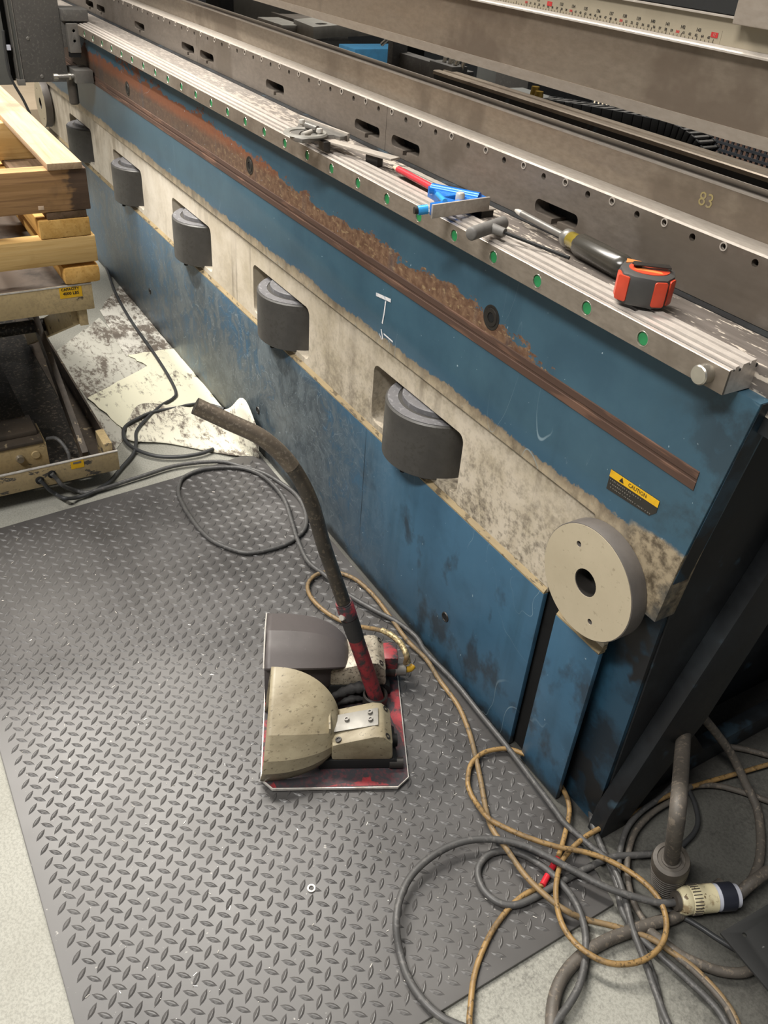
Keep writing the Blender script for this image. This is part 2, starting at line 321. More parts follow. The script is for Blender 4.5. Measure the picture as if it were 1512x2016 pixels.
# ------------------------------------------------------------------ object helpers
def prop(o, label=None, cat=None, group=None, kind=None):
    if label: o['label'] = label
    if cat: o['category'] = cat
    if group: o['group'] = group
    if kind: o['kind'] = kind
    return o
def thing(name, label, cat, loc, group=None):
    o = bpy.data.objects.new(name, None); COL.objects.link(o); o.location = loc; o.empty_display_size = 0.05
    BASE[o.name] = Vector(loc)
    return prop(o, label, cat, group)
BASE = {}
def link(name, me, mat, parent=None, smooth=False):
    o = bpy.data.objects.new(name, me); COL.objects.link(o)
    for mm in (mat if isinstance(mat, (list, tuple)) else [mat]): me.materials.append(MT[mm] if isinstance(mm, str) else mm)
    if smooth:
        me.polygons.foreach_set('use_smooth', [True] * len(me.polygons))
    if parent is not None:
        o.parent = parent; o.matrix_parent_inverse = Matrix.Translation(-BASE.get(parent.name, Vector((0, 0, 0))))
    return o
def from_bm(name, bm, mat, parent=None, smooth=False):
    me = bpy.data.meshes.new(name); bm.normal_update(); bm.to_mesh(me); bm.free()
    return link(name, me, mat, parent, smooth)
def pydata(name, v, f, mat, parent=None, smooth=False):
    me = bpy.data.meshes.new(name); me.from_pydata([tuple(p) for p in v], [], f); me.update()
    bm = bmesh.new(); bm.from_mesh(me); bmesh.ops.recalc_face_normals(bm, faces=bm.faces); bm.to_mesh(me); bm.free()
    return link(name, me, mat, parent, smooth)
def autosmooth(o, ang=35):
    me = o.data
    bm = bmesh.new(); bm.from_mesh(me)
    for f in bm.faces: f.smooth = True
    for e in bm.edges:
        if len(e.link_faces) == 2 and e.calc_face_angle(0) > math.radians(ang): e.smooth = False
    bm.to_mesh(me); bm.free(); return o
def add_box(bm, lo, hi, M=None):
    vs = [bm.verts.new((x, y, z)) for x in (lo[0], hi[0]) for y in (lo[1], hi[1]) for z in (lo[2], hi[2])]
    fs = [bm.faces.new([vs[i] for i in q]) for q in ((0, 1, 3, 2), (4, 6, 7, 5), (0, 4, 5, 1), (2, 3, 7, 6), (0, 2, 6, 4), (1, 5, 7, 3))]
    if M is not None: bmesh.ops.transform(bm, matrix=M, verts=vs)
    return vs, fs
def box(name, lo, hi, mat, parent=None, bev=0.0, M=None):
    bm = bmesh.new(); add_box(bm, lo, hi, M)
    if bev: bmesh.ops.bevel(bm, geom=bm.edges[:], offset=bev, segments=2, affect='EDGES', profile=0.6)
    bmesh.ops.recalc_face_normals(bm, faces=bm.faces)
    o = from_bm(name, bm, mat, parent)
    return autosmooth(o, 40) if bev else o
def frame(o, ux, uy):
    ux = Vector(ux).normalized(); uy = Vector(uy); un = ux.cross(uy).normalized(); uy = un.cross(ux)
    return Matrix(((ux[0], uy[0], un[0], o[0]), (ux[1], uy[1], un[1], o[1]), (ux[2], uy[2], un[2], o[2]), (0, 0, 0, 1)))
XZ = lambda y: frame((0, y, 0), (1, 0, 0), (0, 0, 1))            # local (x, z), outward towards the operator
def circle(cx, cy, r, n=24, a0=0): return [(cx + r * math.cos(a0 + 2 * math.pi * i / n), cy + r * math.sin(a0 + 2 * math.pi * i / n)) for i in range(n)]
def rrect(x0, y0, x1, y1, r, n=5):
    out = []
    for cx, cy, a in ((x1 - r, y1 - r, 0), (x0 + r, y1 - r, 90), (x0 + r, y0 + r, 180), (x1 - r, y0 + r, 270)):
        for i in range(n + 1):
            t = math.radians(a + 90 * i / n); out.append((cx + r * math.cos(t), cy + r * math.sin(t)))
    return out
def slab(name, outline, holes, t, F, mat, parent=None, bev=0.0, sharp=True):
    """plate with through holes: outline and holes in the frame's plane, front face on the plane, thickness t behind it"""
    bm = bmesh.new()
    loops = [outline] + list(holes)
    pts = [Vector((p[0], p[1], 0)) for l in loops for p in l]
    tris = tessellate_polygon([[Vector((p[0], p[1], 0)) for p in l] for l in loops])
    vf = [bm.verts.new(F @ p) for p in pts]; vb = [bm.verts.new(F @ (p - Vector((0, 0, t)))) for p in pts]
    for tr in tris:
        try:
            bm.faces.new([vf[i] for i in tr]); bm.faces.new([vb[i] for i in reversed(tr)])
        except ValueError: pass
    k = 0
    for l in loops:
        n = len(l)
        for i in range(n):
            a, b = k + i, k + (i + 1) % n
            bm.faces.new([vf[a], vb[a], vb[b], vf[b]])
        k += n
    bmesh.ops.recalc_face_normals(bm, faces=bm.faces)
    bmesh.ops.dissolve_limit(bm, angle_limit=0.005, verts=bm.verts, edges=bm.edges, delimit=set()) if not holes else None
    if bev:
        es = [e for e in bm.edges if e.is_manifold and e.calc_face_angle(0) > 0.7]
        bmesh.ops.bevel(bm, geom=es, offset=bev, segments=2, affect='EDGES', profile=0.6)
    o = from_bm(name, bm, mat, parent)
    return autosmooth(o, 30)
def extrude_x(name, prof, x0, x1, mat, parent=None, ang=30):
    """profile of (y, z) points swept along X"""
    n = len(prof)
    v = [(x0, p[0], p[1]) for p in prof] + [(x1, p[0], p[1]) for p in prof]
    f = [(i, (i + 1) % n, n + (i + 1) % n, n + i) for i in range(n)]
    bm = bmesh.new(); bv = [bm.verts.new(p) for p in v]
    for q in f: bm.faces.new([bv[i] for i in q])
    for off in (0, n):
        for tr in tessellate_polygon([[Vector((p[0], p[1], 0)) for p in prof]]): bm.faces.new([bv[off + i] for i in tr])
    bmesh.ops.recalc_face_normals(bm, faces=bm.faces)
    return autosmooth(from_bm(name, bm, mat, parent), ang)
def lathe(name, prof, F, mat, parent=None, n=40, ang=35):
    """prof: (radius, height) pairs around the frame's normal"""
    bm = bmesh.new(); rings = []
    for r, h in prof:
        if r < 1e-6: rings.append([bm.verts.new(F @ Vector((0, 0, h)))])
        else: rings.append([bm.verts.new(F @ Vector((r * math.cos(2 * math.pi * i / n), r * math.sin(2 * math.pi * i / n), h))) for i in range(n)])
    for a, b in zip(rings, rings[1:]):
        for i in range(n):
            j = (i + 1) % n
            if len(a) == 1 and len(b) == 1: continue
            if len(a) == 1: bm.faces.new([a[0], b[i], b[j]])
            elif len(b) == 1: bm.faces.new([a[i], a[j], b[0]])
            else: bm.faces.new([a[i], a[j], b[j], b[i]])
    bmesh.ops.recalc_face_normals(bm, faces=bm.faces)
    return autosmooth(from_bm(name, bm, mat, parent), ang)
ZUP = lambda p: frame(p, (1, 0, 0), (0, 1, 0))
def along(p, d):
    d = Vector(d).normalized(); a = Vector((0, 0, 1)) if abs(d.z) < 0.9 else Vector((1, 0, 0))
    ux = a.cross(d).normalized(); return frame(p, ux, d.cross(ux))
def smooth_path(P, sub=6):
    P = [Vector(p) for p in P]
    if len(P) < 3: return P
    out = []
    for i in range(len(P) - 1):
        p0 = P[i - 1] if i else P[0] * 2 - P[1]; p1, p2 = P[i], P[i + 1]; p3 = P[i + 2] if i + 2 < len(P) else P[-1] * 2 - P[-2]
        for k in range(sub):
            t = k / sub
            out.append(0.5 * ((2 * p1) + (p2 - p0) * t + (2 * p0 - 5 * p1 + 4 * p2 - p3) * t * t + (3 * p1 - p0 - 3 * p2 + p3) * t ** 3))
    out.append(P[-1]); return out
def tube_bm(bm, P, r, n=10, cap=True, wob=None):
    P = [Vector(p) for p in P]; rings = []; up0 = None
    for i, p in enumerate(P):
        d = (P[min(i + 1, len(P) - 1)] - P[max(i - 1, 0)]).normalized()
        if up0 is None: up0 = Vector((0, 0, 1)) if abs(d.z) < 0.9 else Vector((1, 0, 0))
        a = (up0 - d * up0.dot(d)).normalized(); b = d.cross(a); up0 = a
        rr = r[i] if isinstance(r, (list, tuple)) else r
        rings.append([bm.verts.new(p + (a * math.cos(2 * math.pi * k / n) + b * math.sin(2 * math.pi * k / n)) * rr) for k in range(n)])
    for A, B in zip(rings, rings[1:]):
        for k in range(n): bm.faces.new([A[k], A[(k + 1) % n], B[(k + 1) % n], B[k]])
    if cap: bm.faces.new(rings[0][::-1]); bm.faces.new(rings[-1])
def tube(name, P, r, mat, parent=None, sub=6, n=10):
    bm = bmesh.new(); tube_bm(bm, smooth_path(P, sub) if sub else P, r, n)
    bmesh.ops.recalc_face_normals(bm, faces=bm.faces)
    return autosmooth(from_bm(name, bm, mat, parent), 50)
def text(name, s, F, size, mat, parent=None, depth=0.0003, align='LEFT', bold=0.0, sx=1.0):
    c = bpy.data.curves.new(name, 'FONT'); c.body = s; c.size = size; c.align_x = align; c.align_y = 'CENTER'; c.extrude = depth; c.offset = bold; c.resolution_u = 2
    o = bpy.data.objects.new(name, c); COL.objects.link(o)
    bpy.context.view_layer.update()
    me = bpy.data.meshes.new_from_object(o.evaluated_get(bpy.context.evaluated_depsgraph_get()))
    bpy.data.objects.remove(o); me.transform(Matrix.Diagonal((sx, 1, 1, 1))); me.transform(F); me.materials.clear()
    return link(name, me, mat, parent)
def copy_tree(o, parent=None, move=(0, 0, 0)):
    c = o.copy(); COL.objects.link(c)
    if parent is not None: c.parent = parent
    else: c.location = Vector(c.location) + Vector(move)
    for ch in list(o.children): copy_tree(ch, c)
    return c
def shift_part(o, move):
    """another copy of a part (with its sub-parts) under the same thing, moved sideways"""
    c = o.copy(); COL.objects.link(c); c.location = Vector(c.location) + Vector(move)
    for ch in list(o.children):
        d = ch.copy(); COL.objects.link(d); d.parent = c
    return c

# ------------------------------------------------------------------ setting
def plane(name, corners, mat, kind='structure'):
    o = pydata(name, corners, [tuple(range(len(corners)))], mat); o['kind'] = kind; return o
plane('floor', [(-14, -6, 0), (4, -6, 0), (4, 5, 0), (-14, 5, 0)], 'concrete')
plane('wall_back', [(-14, 4.6, 0), (4, 4.6, 0), (4, 4.6, 6), (-14, 4.6, 6)], 'wallgrey')

# ------------------------------------------------------------------ the press: bed
XL, XR = -4.37, -0.49
bed = thing('press_brake_bed', 'long blue press bed with cream windowed band and steel rail along its top', 'press brake', (-2.3, 0.2, 0))
panel = slab('upper_panel', [(XL, 0.601), (-0.70, 0.601), (-0.625, 0.511), (-0.5445, 0.511), (-0.5365, 0.622), (-0.506, 0.884), (XL, 0.884)], [], 0.04, XZ(0), 'blue', bed, 0.0015)
# cream band with five window openings
WX = [-1.365, -1.991, -2.613, -3.239, -3.852]
slab('cream_band', [(XL, 0.395), (-0.84, 0.395), (-0.84, 0.62), (XL, 0.62)],
     [rrect(x, 0.418, x + 0.325, 0.549, 0.018) for x in WX], 0.07, XZ(0.007), 'cream', bed)
slab('cream_band', [(-0.8398, 0.395), (-0.762, 0.395), (-0.762, 0.44), (-0.725, 0.44), (-0.725, 0.38), (-0.622, 0.38), (-0.62, 0.62), (-0.8398, 0.62)],
     [], 0.010, XZ(0.007), 'cream', bed)
# lower panels and their tan ledges
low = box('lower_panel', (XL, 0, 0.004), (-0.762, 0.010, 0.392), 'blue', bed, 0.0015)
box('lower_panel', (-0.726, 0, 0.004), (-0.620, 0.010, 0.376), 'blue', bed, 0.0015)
def ledge(x0, x1, z):
    extrude_x('ledge', [(0.0005, z), (0.0005, z + 0.003), (0.010, z + 0.016), (0.014, z + 0.016), (0.014, z)], x0, x1, 'tan', bed)
ledge(XL, -0.763, 0.392); ledge(-0.725, -0.621, 0.376)
# back wall behind the windows and the slot
box('inner_wall', (XL + 0.05, 0.26, 0.01), (-0.6, 0.29, 0.86), 'oil', bed)
# floor of the window pockets
box('pocket_floor', (XL + 0.02, 0.05, 0.392), (-0.78, 0.26, 0.404), 'cream', bed)
# vertical cylinders in the windows
cx, cy, cr = -1.200, 0.066, 0.111
F = ZUP((cx, cy, 0.412))
roll = lathe('crowning_cylinder', [(0, 0), (cr - 0.003, 0), (cr, 0.003), (cr, 0.118), (cr - 0.003, 0.121), (0.0, 0.121)], F, 'roller', bed, 64)
lathe('cylinder_cap', [(0, 0.121), (0.078, 0.121), (0.078, 0.131), (0.076, 0.133), (0, 0.133)], F, 'rollertop', roll, 48)
lathe('cylinder_rim', [(0.086, 0.1211), (cr - 0.004, 0.1211), (cr - 0.004, 0.1222), (0.086, 0.1222)], F, 'rollertop', roll, 64)
lathe('drain_plug', [(0, -0.012), (0.006, -0.012), (0.006, 0.002), (0, 0.002)], ZUP((cx + 0.02, cy - 0.09, 0.412)), 'black', roll, 12)
for x in WX[1:]: shift_part(roll, (x - WX[0], 0, 0))
# rust-brown carriage track along the upper panel
tr = extrude_x('carriage_track', [(0.0, 0.7345), (-0.0016, 0.7355), (-0.0016, 0.7470), (-0.0006, 0.7480), (-0.0006, 0.7515), (-0.0016, 0.7525), (-0.0016, 0.7625), (0.0, 0.7635)], XL, -0.553, 'rust', bed)
# socket screws above the track, small tapped holes near the floor
def sock(x, z):
    F = XZ(0) @ Matrix.Translation((x, z, 0))
    b = lathe('socket_screw', [(0.0205, 0.0), (0.0205, 0.0010), (0.0175, 0.0012), (0.0165, 0.0006), (0.0150, 0.0006), (0.0145, 0.0018), (0.0085, 0.0018), (0.0085, 0.0004), (0, 0.0004)], F, 'darksteel', bed, 28)
    lathe('socket', [(0, 0.0010), (0.0083, 0.0010), (0.0083, 0.0005), (0, 0.0005)], F, 'black', b, 6); return b
sc = sock(-1.005, 0.792)
for x in (-1.979, -2.949, -3.92): shift_part(sc, (x + 1.005, 0, 0))
def tapped(x, z):
    F = XZ(0) @ Matrix.Translation((x, z, 0))
    b = lathe('tapped_hole', [(0.0115, 0), (0.0105, 0.002), (0.0085, 0.002), (0.008, 0.0006), (0, 0.0006)], F, 'darksteel', bed, 24)
    lathe('hole', [(0, 0.0012), (0.008, 0.0012), (0.008, 0.0004), (0, 0.0004)], F, 'black', b, 16); return b
th = tapped(-1.01, 0.135)
for x in (-1.963, -2.92): shift_part(th, (x + 1.01, 0, 0))
# linear guide rail with grooved top
rail = extrude_x('guide_rail', [(-0.027, 0.886), (-0.027, 0.9163), (-0.0300, 0.9163), (-0.0292, 0.9172), (-0.0238, 0.9176), (-0.0230, 0.9145), (-0.0212, 0.9145), (-0.0204, 0.9198), (-0.0150, 0.9206), (-0.0138, 0.9130), (-0.0098, 0.9130),
                (-0.0082, 0.9212), (0.0016, 0.9222), (0.0024, 0.9180), (0.0042, 0.9180), (0.0050, 0.9232), (0.0135, 0.9238), (0.0150, 0.9130), (0.0185, 0.9130), (0.0185, 0.886)], XL, -0.5385, 'rail', bed, 12)
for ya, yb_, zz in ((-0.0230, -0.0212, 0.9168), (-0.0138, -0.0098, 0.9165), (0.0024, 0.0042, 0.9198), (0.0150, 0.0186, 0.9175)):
    box('groove_shade_grime', (XL, ya, 0.900), (-0.5387, yb_, zz), 'oil', rail)  # dark strips put the groove shade into colour, along with grime
NB = 35; BX = [-0.6713 - 0.10475 * k for k in range(NB)]
slab('rail_front', [(XL, 0.8863), (-0.5383, 0.8863), (-0.5383, 0.9162), (XL, 0.9162)], [circle(x, 0.9005, 0.0090, 20) for x in BX], 0.0034, XZ(-0.0304), 'railface', rail)
def cap(x):
    F = XZ(-0.0304) @ Matrix.Translation((x, 0.9005, 0))
    b = lathe('bolt_cap', [(0, -0.0016), (0.0084, -0.0016), (0.0088, -0.0024), (0.0088, -0.0033), (0, -0.0033)], F, 'green', bed, 28)
    lathe('cap_ring', [(0.0089, -0.0008), (0.0093, 0.0003), (0.0099, 0.0003), (0.0101, 0.0)], F, 'brightring', b, 28); return b
c0 = cap(-0.6713)
for k in range(1, NB): shift_part(c0, (-0.10475 * k, 0, 0))
F = XZ(-0.0304) @ Matrix.Translation((-0.5665, 0.9015, 0))
lathe('end_stop_pin', [(0, 0.015), (0.0105, 0.015), (0.0120, 0.0135), (0.0120, 0)], F, 'brightring', bed, 28)
# bed top (table) behind the rail
box('bed_top', (XL, 0.0185, 0.862), (XR, 0.30, 0.9165), 'table', bed, 0.002)
box('front_lip', (XL, 0.0185, 0.84), (XR + 0.0, 0.06, 0.8615), 'oil', bed)
box('oily_shadow_gap', (XL, 0.092, 0.9166), (XR, 0.1068, 0.9180), 'oil', bed)  # dark strip paints the groove's shade; oily towards the right end
# holed clamp plates, about a metre each, two slots near each joint
Y1 = 0.107
def clampplate(x0, x1, slots):
    holes = []
    def slot(cx):
        w, h, z0 = 0.0515, 0.0215, 0.9335
        o = rrect(cx - w, z0, cx + w, z0 + h, 0.0095, 4)
        # a narrow neck drops from the middle of the lower edge
        k = [i for i, p in enumerate(o) if abs(p[1] - z0) < 1e-6 and p[0] < cx]
        i = k[-1] + 1
        return o[:i] + [(cx - 0.007, z0), (cx - 0.007, 0.9255), (cx + 0.007, 0.9255), (cx + 0.007, z0)] + o[i:]
    for s in slots: holes.append(slot(s))
    n = 0; x = -0.645; ring = []
    k = 0
    while x > -4.34:
        if x0 + 0.012 < x < x1 - 0.012:
            if k % 2 == 0: holes.append(circle(x, 0.9893, 0.0052, 12))
            else: ring.append(x); holes.append(circle(x, 0.9935, 0.0040, 12))
        x -= 0.05165; k += 1
    p = slab('clamp_plate', [(x0 + 0.0006, 0.9185), (x1 - 0.0006, 0.9185), (x1 - 0.0006, 0.9995), (x0 + 0.0006, 0.9995)], holes, 0.030, XZ(Y1), 'plate', bed)
    for x in ring:
        F = XZ(Y1) @ Matrix.Translation((x, 0.9935, 0))
        b = lathe('set_screw', [(0.0060, 0.0), (0.0058, 0.0009), (0.0042, 0.0009), (0.0038, -0.004), (0.0041, -0.004)], F, 'bevel', p, 16)
    return p
J = [XR, -1.5415, -2.593, -3.6445, XL]
for x1, x0 in zip(J, J[1:]):
    sl = [s for s in (x1 - 0.075 if x1 != XR else 9, (x0 + x1) / 2 - 0.0, x0 + 0.075) if x0 + 0.06 < s < x1 - 0.06]
    if x0 == XL: sl = [x1 - 0.075, x1 - 0.52]
    clampplate(x0, x1, [s for s in sl if s > x0 + 0.06])
box('clamp_backing', (XL, Y1 + 0.0305, 0.9185), (XR, Y1 + 0.0405, 0.9995), 'black', bed)
extrude_x('top_bevel', [(Y1 + 0.0002, 0.9996), (Y1 + 0.0025, 1.0022), (Y1 + 0.0408, 1.0022), (Y1 + 0.0408, 0.9996)], XL, XR, 'bevel', bed)
# die block with bright edges and a dark vee
extrude_x('die_block', [(0.1482, 0.9185), (0.1482, 1.0505), (0.1495, 1.0522), (0.1870, 1.0522), (0.1890, 1.0505), (0.198, 1.020), (0.2000, 0.990), (0.222, 0.990), (0.222, 0.9185)], XL, XR, 'die', bed, 15)
extrude_x('die_edge', [(0.1478, 1.0490), (0.1478, 1.0512), (0.1490, 1.0526), (0.1530, 1.0526), (0.1530, 1.0490)], XL, XR, 'bevel', bed)
extrude_x('die_edge', [(0.1845, 1.0500), (0.1845, 1.0525), (0.1880, 1.0525), (0.1896, 1.0500)], XL, XR, 'bevel', bed)
box('die_gap_shade', (XL, 0.2225, 0.90), (XR, 0.2455, 0.985), 'oil', bed)  # dark filler puts the deep shade of the gap into colour
text('chalk_number', '83', frame((-0.775, 0.1478, 1.026), (1, 0, 0), (0, 0, 1)), 0.026, 'yellowchalk', bed, 0.0002, 'CENTER')
# end disc with three holes
def disc(x, z):
    F = XZ(-0.0300) @ Matrix.Translation((x, z, 0))
    r = 0.0945
    d = slab('end_disc', circle(0, 0, r, 72), [circle(0, 0, 0.0225, 32), circle(-0.0305, 0.0530, 0.0047, 14), circle(0.0275, -0.0570, 0.0047, 14)], 0.0295, F, 'discrim', bed, 0.0012)
    slab('disc_face', circle(0, 0, r - 0.0015, 72), [circle(0, 0, 0.0228, 32), circle(-0.0305, 0.0530, 0.0049, 14), circle(0.0275, -0.0570, 0.0049, 14)], 0.0008, F @ Matrix.Translation((0, 0, 0.0009)), 'discface', d)
    lathe('bore', [(0, -0.0285), (0.0222, -0.0285), (0.0222, -0.0005), (0.0216, -0.0005), (0.0212, -0.0275), (0, -0.0275)], F, 'darksteel', d, 32)
    return d
d0 = disc(-0.6580, 0.5100)
shift_part(d0, (-3.548, 0, 0.008))
# dark right-hand end of the frame
box('slot_shade', (-0.84, 0.016, 0.004), (-0.66, 0.03, 0.44), 'black', bed)  # black box paints the unlit inside of the slot
slab('end_frame', [(0.04, 0.0), (0.75, 0.0), (0.75, 0.86), (0.04, 0.86)], [[(0.17, 0.22), (0.30, 0.05), (0.62, 0.05), (0.62, 0.5), (0.42, 0.5)]], 0.03, frame((-0.549, 0, 0), (0, 1, 0), (0, 0, 1)), 'oil', bed, 0.001)
slab('brace_plate', [(0.016, 0.0), (0.075, 0.0), (0.20, 0.22), (0.40, 0.86), (0.30, 0.86), (0.186, 0.524), (0.021, 0.064)], [], 0.03, frame((-0.519, 0, 0), (0, 1, 0), (0, 0, 1)), 'oil', bed, 0.001)
box('recess_panel', (-0.655, 0.031, 0.0), (-0.552, 0.039, 0.60), 'darkblue', bed)
box('cavity_shade_sheet', (-0.66, 0.04, 0.0), (-0.64, 0.80, 0.86), 'oil', bed)  # added black sheet, paints the dark inside the end cavity
box('light_block_cover', (XL, 0.30, 0.80), (-0.5, 0.80, 0.86), 'oil', bed)  # added cover that keeps light out of the open bed interior
slab('end_strip', [(0.0, 0.0), (0.0, 0.30), (0.03, 0.30), (0.03, 0.0)], [], 0.001, frame((-0.5385, 0.003, 0.585), (0, 1, 0), (0.113, 0, 1)), 'darkblue', bed)
# caution label
a = 0.047
lb = slab('caution_label', [(-0.6905, 0.654), (-0.6065, 0.660), (-0.5965, 0.671), (-0.5965, 0.6905), (-0.6905, 0.6870)], [], 0.0006, XZ(-0.0008), 'labelblack', bed)
slab('label_header', [(-0.6903, 0.6755), (-0.5967, 0.6795), (-0.5967, 0.6903), (-0.6903, 0.6868)], [], 0.0003, XZ(-0.0012), 'yellow', lb)
tf = XZ(-0.0013) @ Matrix.Translation((-0.654, 0.6827, 0)) @ Matrix.Rotation(0.04, 4, 'Z')
text('label_title', 'CAUTION', tf, 0.0085, 'ink', lb, 0.0002, sx=0.92)
slab('warning_triangle', [(-0.6715, 0.6785), (-0.6625, 0.6789), (-0.667, 0.6865)], [], 0.0003, XZ(-0.0015), 'ink', lb)
bm = bmesh.new(); rr = random.Random(3)
for row, (n0, n1) in enumerate(((-0.687, -0.628), (-0.686, -0.645), (-0.684, -0.605))):
    x = n0
    while x < n1:
        w = rr.uniform(0.001, 0.0022); z = 0.6705 - row * 0.0055 + (x + 0.69) * 0.04
        add_box(bm, (x, -0.0013, z), (x + w, -0.0008, z + 0.0014)); x += w + rr.uniform(0.001, 0.003)
from_bm('label_print', bm, 'labelgrey', lb)
# chalk T and arrow
bm = bmesh.new()
def stroke(P, w):
    for (x0, z0), (x1, z1) in zip(P, P[1:]):
        d = Vector((x1 - x0, 0, z1 - z0)); n = Vector((d.z, 0, -d.x)).normalized() * w
        vs = [bm.verts.new((x0, -0.0006, z0)) for _ in range(1)]
        q = [Vector((x0, -0.0007, z0)) + n, Vector((x0, -0.0007, z0)) - n, Vector((x1, -0.0007, z1)) - n, Vector((x1, -0.0007, z1)) + n]
        bm.faces.new([bm.verts.new(p) for p in q]); bm.verts.remove(vs[0])
def S2(P): return [(p[0], p[2]) for p in P]
stroke(S2([(-1.3635,0,0.6988),(-1.3081,0,0.7061)]), 0.0035)
stroke(S2([(-1.3263,0,0.6993),(-1.3288,0,0.6745),(-1.3334,-0,0.6494)]), 0.002)
stroke(S2([(-1.3358,0,0.6367),(-1.3304,0,0.626),(-1.3274,0,0.6185)]), 0.0018)
stroke(S2([(-1.3251,-0,0.6314),(-1.2897,0,0.6291)]), 0.0016); stroke(S2([(-1.3312,0,0.6169),(-1.3423,0,0.6253)]), 0.0012)
from_bm('chalk_mark', bm, 'chalk', bed)

# ------------------------------------------------------------------ the press: ram
ram = thing('press_brake_ram', 'massive grey steel ram beam hanging above the bed with a measuring scale', 'press brake', (-2.3, 0.14, 1.116))
YR = 0.0904
box('ram_plate', (XL, YR, 1.130), (-0.45, 0.19, 1.62), 'ram', ram, 0.001)
extrude_x('lower_strip', [(YR - 0.0006, 1.1305), (YR + 0.002, 1.116), (0.19, 1.116), (0.19, 1.1305)], XL, -0.45, 'ramlow', ram)
extrude_x('scale_ledge', [(YR - 0.009, 1.2062), (YR - 0.009, 1.2082), (YR - 0.0075, 1.2095), (YR - 0.0040, 1.2095), (YR - 0.0035, 1.2118), (YR, 1.2118), (YR, 1.2062)], XL, -0.45, 'bevel', ram, 15)
rul = box('measuring_scale', (XL + 0.05, YR - 0.0012, 1.2120), (-0.772, YR - 0.0003, 1.2262), 'rulerface', ram)
box('scale_backing', (-0.7719, YR - 0.0010, 1.2120), (-0.45, YR - 0.0002, 1.2262), 'rulerface', ram)
box('scale_backing', (XL + 0.05, YR - 0.0010, 1.2262), (-0.45, YR - 0.0001, 1.2395), 'rulerface', ram)
bm = bmesh.new(); bmr = bmesh.new()
X144, IN = -0.782, 0.0254
def tick(b, x, z0, z1, w=0.0003): add_box(b, (x - w, YR - 0.0016, z0), (x + w, YR - 0.0011, z1))
for n in range(100, 145):
    x = X144 - (144 - n) * IN
    tick(bm, x, 1.2120, 1.2160)
    for e in (0.25, 0.5, 0.75): tick(bm, x - e * IN, 1.2120, 1.2140, 0.0002)
from_bm('scale_ticks', bm, 'ink', rul); bmr.free()
for n in range(124, 145):
    x = X144 - (144 - n) * IN
    if n in (132, 144):
        box('foot_mark', (x - 0.0052, YR - 0.0017, 1.2178), (x + 0.0052, YR - 0.0012, 1.2232), 'inkred', rul)
        text('scale_number', '12' if n == 144 else '11', frame((x, YR - 0.0018, 1.2205), (1, 0, 0), (0, 0, 1)), 0.0042, 'rulerface', rul, 0.0001, 'CENTER')
    else:
        text('scale_number', str(n), frame((x, YR - 0.0014, 1.2225), (1, 0, 0), (0, 0, 1)), 0.0052, 'ink', rul, 0.0001, 'CENTER', 0.00012)
for c in range(330, 366):
    x = X144 - 3.6576 + c * 0.01
    red = c % 10 == 0
    text('scale_number', str(c) if red else str(c % 100).zfill(2), frame((x, YR - 0.0014, 1.2168), (1, 0, 0), (0, 0, 1)), 0.0040, 'inkred' if red else 'ink', rul, 0.0001, 'CENTER', 0.0001)
extrude_x('cover_edge', [(YR - 0.006, 1.2400), (YR - 0.006, 1.2420), (YR - 0.004, 1.2430), (YR, 1.2430), (YR, 1.2400)], XL, -0.752, 'bevel', ram)
box('ram_cover', (XL, YR - 0.006, 1.2435), (-0.752, YR, 1.60), 'boxblack', ram)
box('end_block', (-0.748, YR - 0.018, 1.236), (-0.45, YR, 1.50), 'ramlow', ram, 0.002)
# ------------------------------------------------------------------ sheet support carriage at the far end of the rail
car = thing('support_carriage', 'tall dark grey carriage enclosure riding the rail at the far end of the press', 'machine carriage', (-3.55, -0.2, 0.73))
box('enclosure', (-3.72, -0.2255, 0.738), (-3.40, -0.079, 1.55), 'carriage', car, 0.002)
box('edge_strip', (-3.71, -0.2405, 0.742), (-3.404, -0.2285, 1.55), 'carriagelight', car, 0.001)
box('edge_trim', (-3.70, -0.2288, 0.742), (-3.398, -0.2262, 1.55), 'dullsteel', car)
box('edge_trim', (-3.70, -0.2432, 0.742), (-3.398, -0.2412, 1.55), 'dullsteel', car)
box('side_panel', (-3.76, -0.80, 0.728), (-3.425, -0.262, 1.55), 'carriagelight', car, 0.002)
box('gap_panel', (-3.74, -0.262, 0.735), (-3.46, -0.243, 1.55), 'black', car)
for y, z in ((-0.193, 0.872), (-0.166, 0.756)):
    lathe('screw', [(0, 0.002), (0.0045, 0.002), (0.006, 0.0)], frame((-3.40, y, z), (0, 1, 0), (0, 0, 1)), 'dullsteel', car, 12)
box('foot_bracket', (-3.42, -0.249, 0.730), (-3.395, -0.224, 0.748), 'dullsteel', car, 0.001)
rb = slab('rail_bearing', rrect(-0.066, 0.832, -0.028, 0.921, 0.003), [circle(-0.045, 0.899, 0.0048, 12), circle(-0.046, 0.868, 0.0048, 12)], 0.03, frame((-3.37, 0, 0), (0, 1, 0), (0, 0, 1)), 'dullsteel', car, 0.001)
box('bearing_back', (-3.46, -0.080, 0.845), (-3.402, -0.034, 0.935), 'carriage', car, 0.001)
box('bearing_saddle', (-3.48, -0.078, 0.926), (-3.38, 0.012, 0.962), 'carriage', car, 0.003)
box('wiper', (-3.40, -0.066, 0.818), (-3.372, -0.030, 0.832), 'black', car)
box('lower_arm', (-3.45, -0.068, 0.742), (-3.335, -0.006, 0.783), 'dullsteel', car, 0.002)
tube('pivot_pin', [(-3.36, -0.132, 0.760), (-3.36, -0.06, 0.762)], 0.0085, 'dullsteel', car, 0, 16)
tube('pin_collar', [(-3.36, -0.136, 0.760), (-3.36, -0.122, 0.7602)], 0.0115, 'brightring', car, 0, 16)
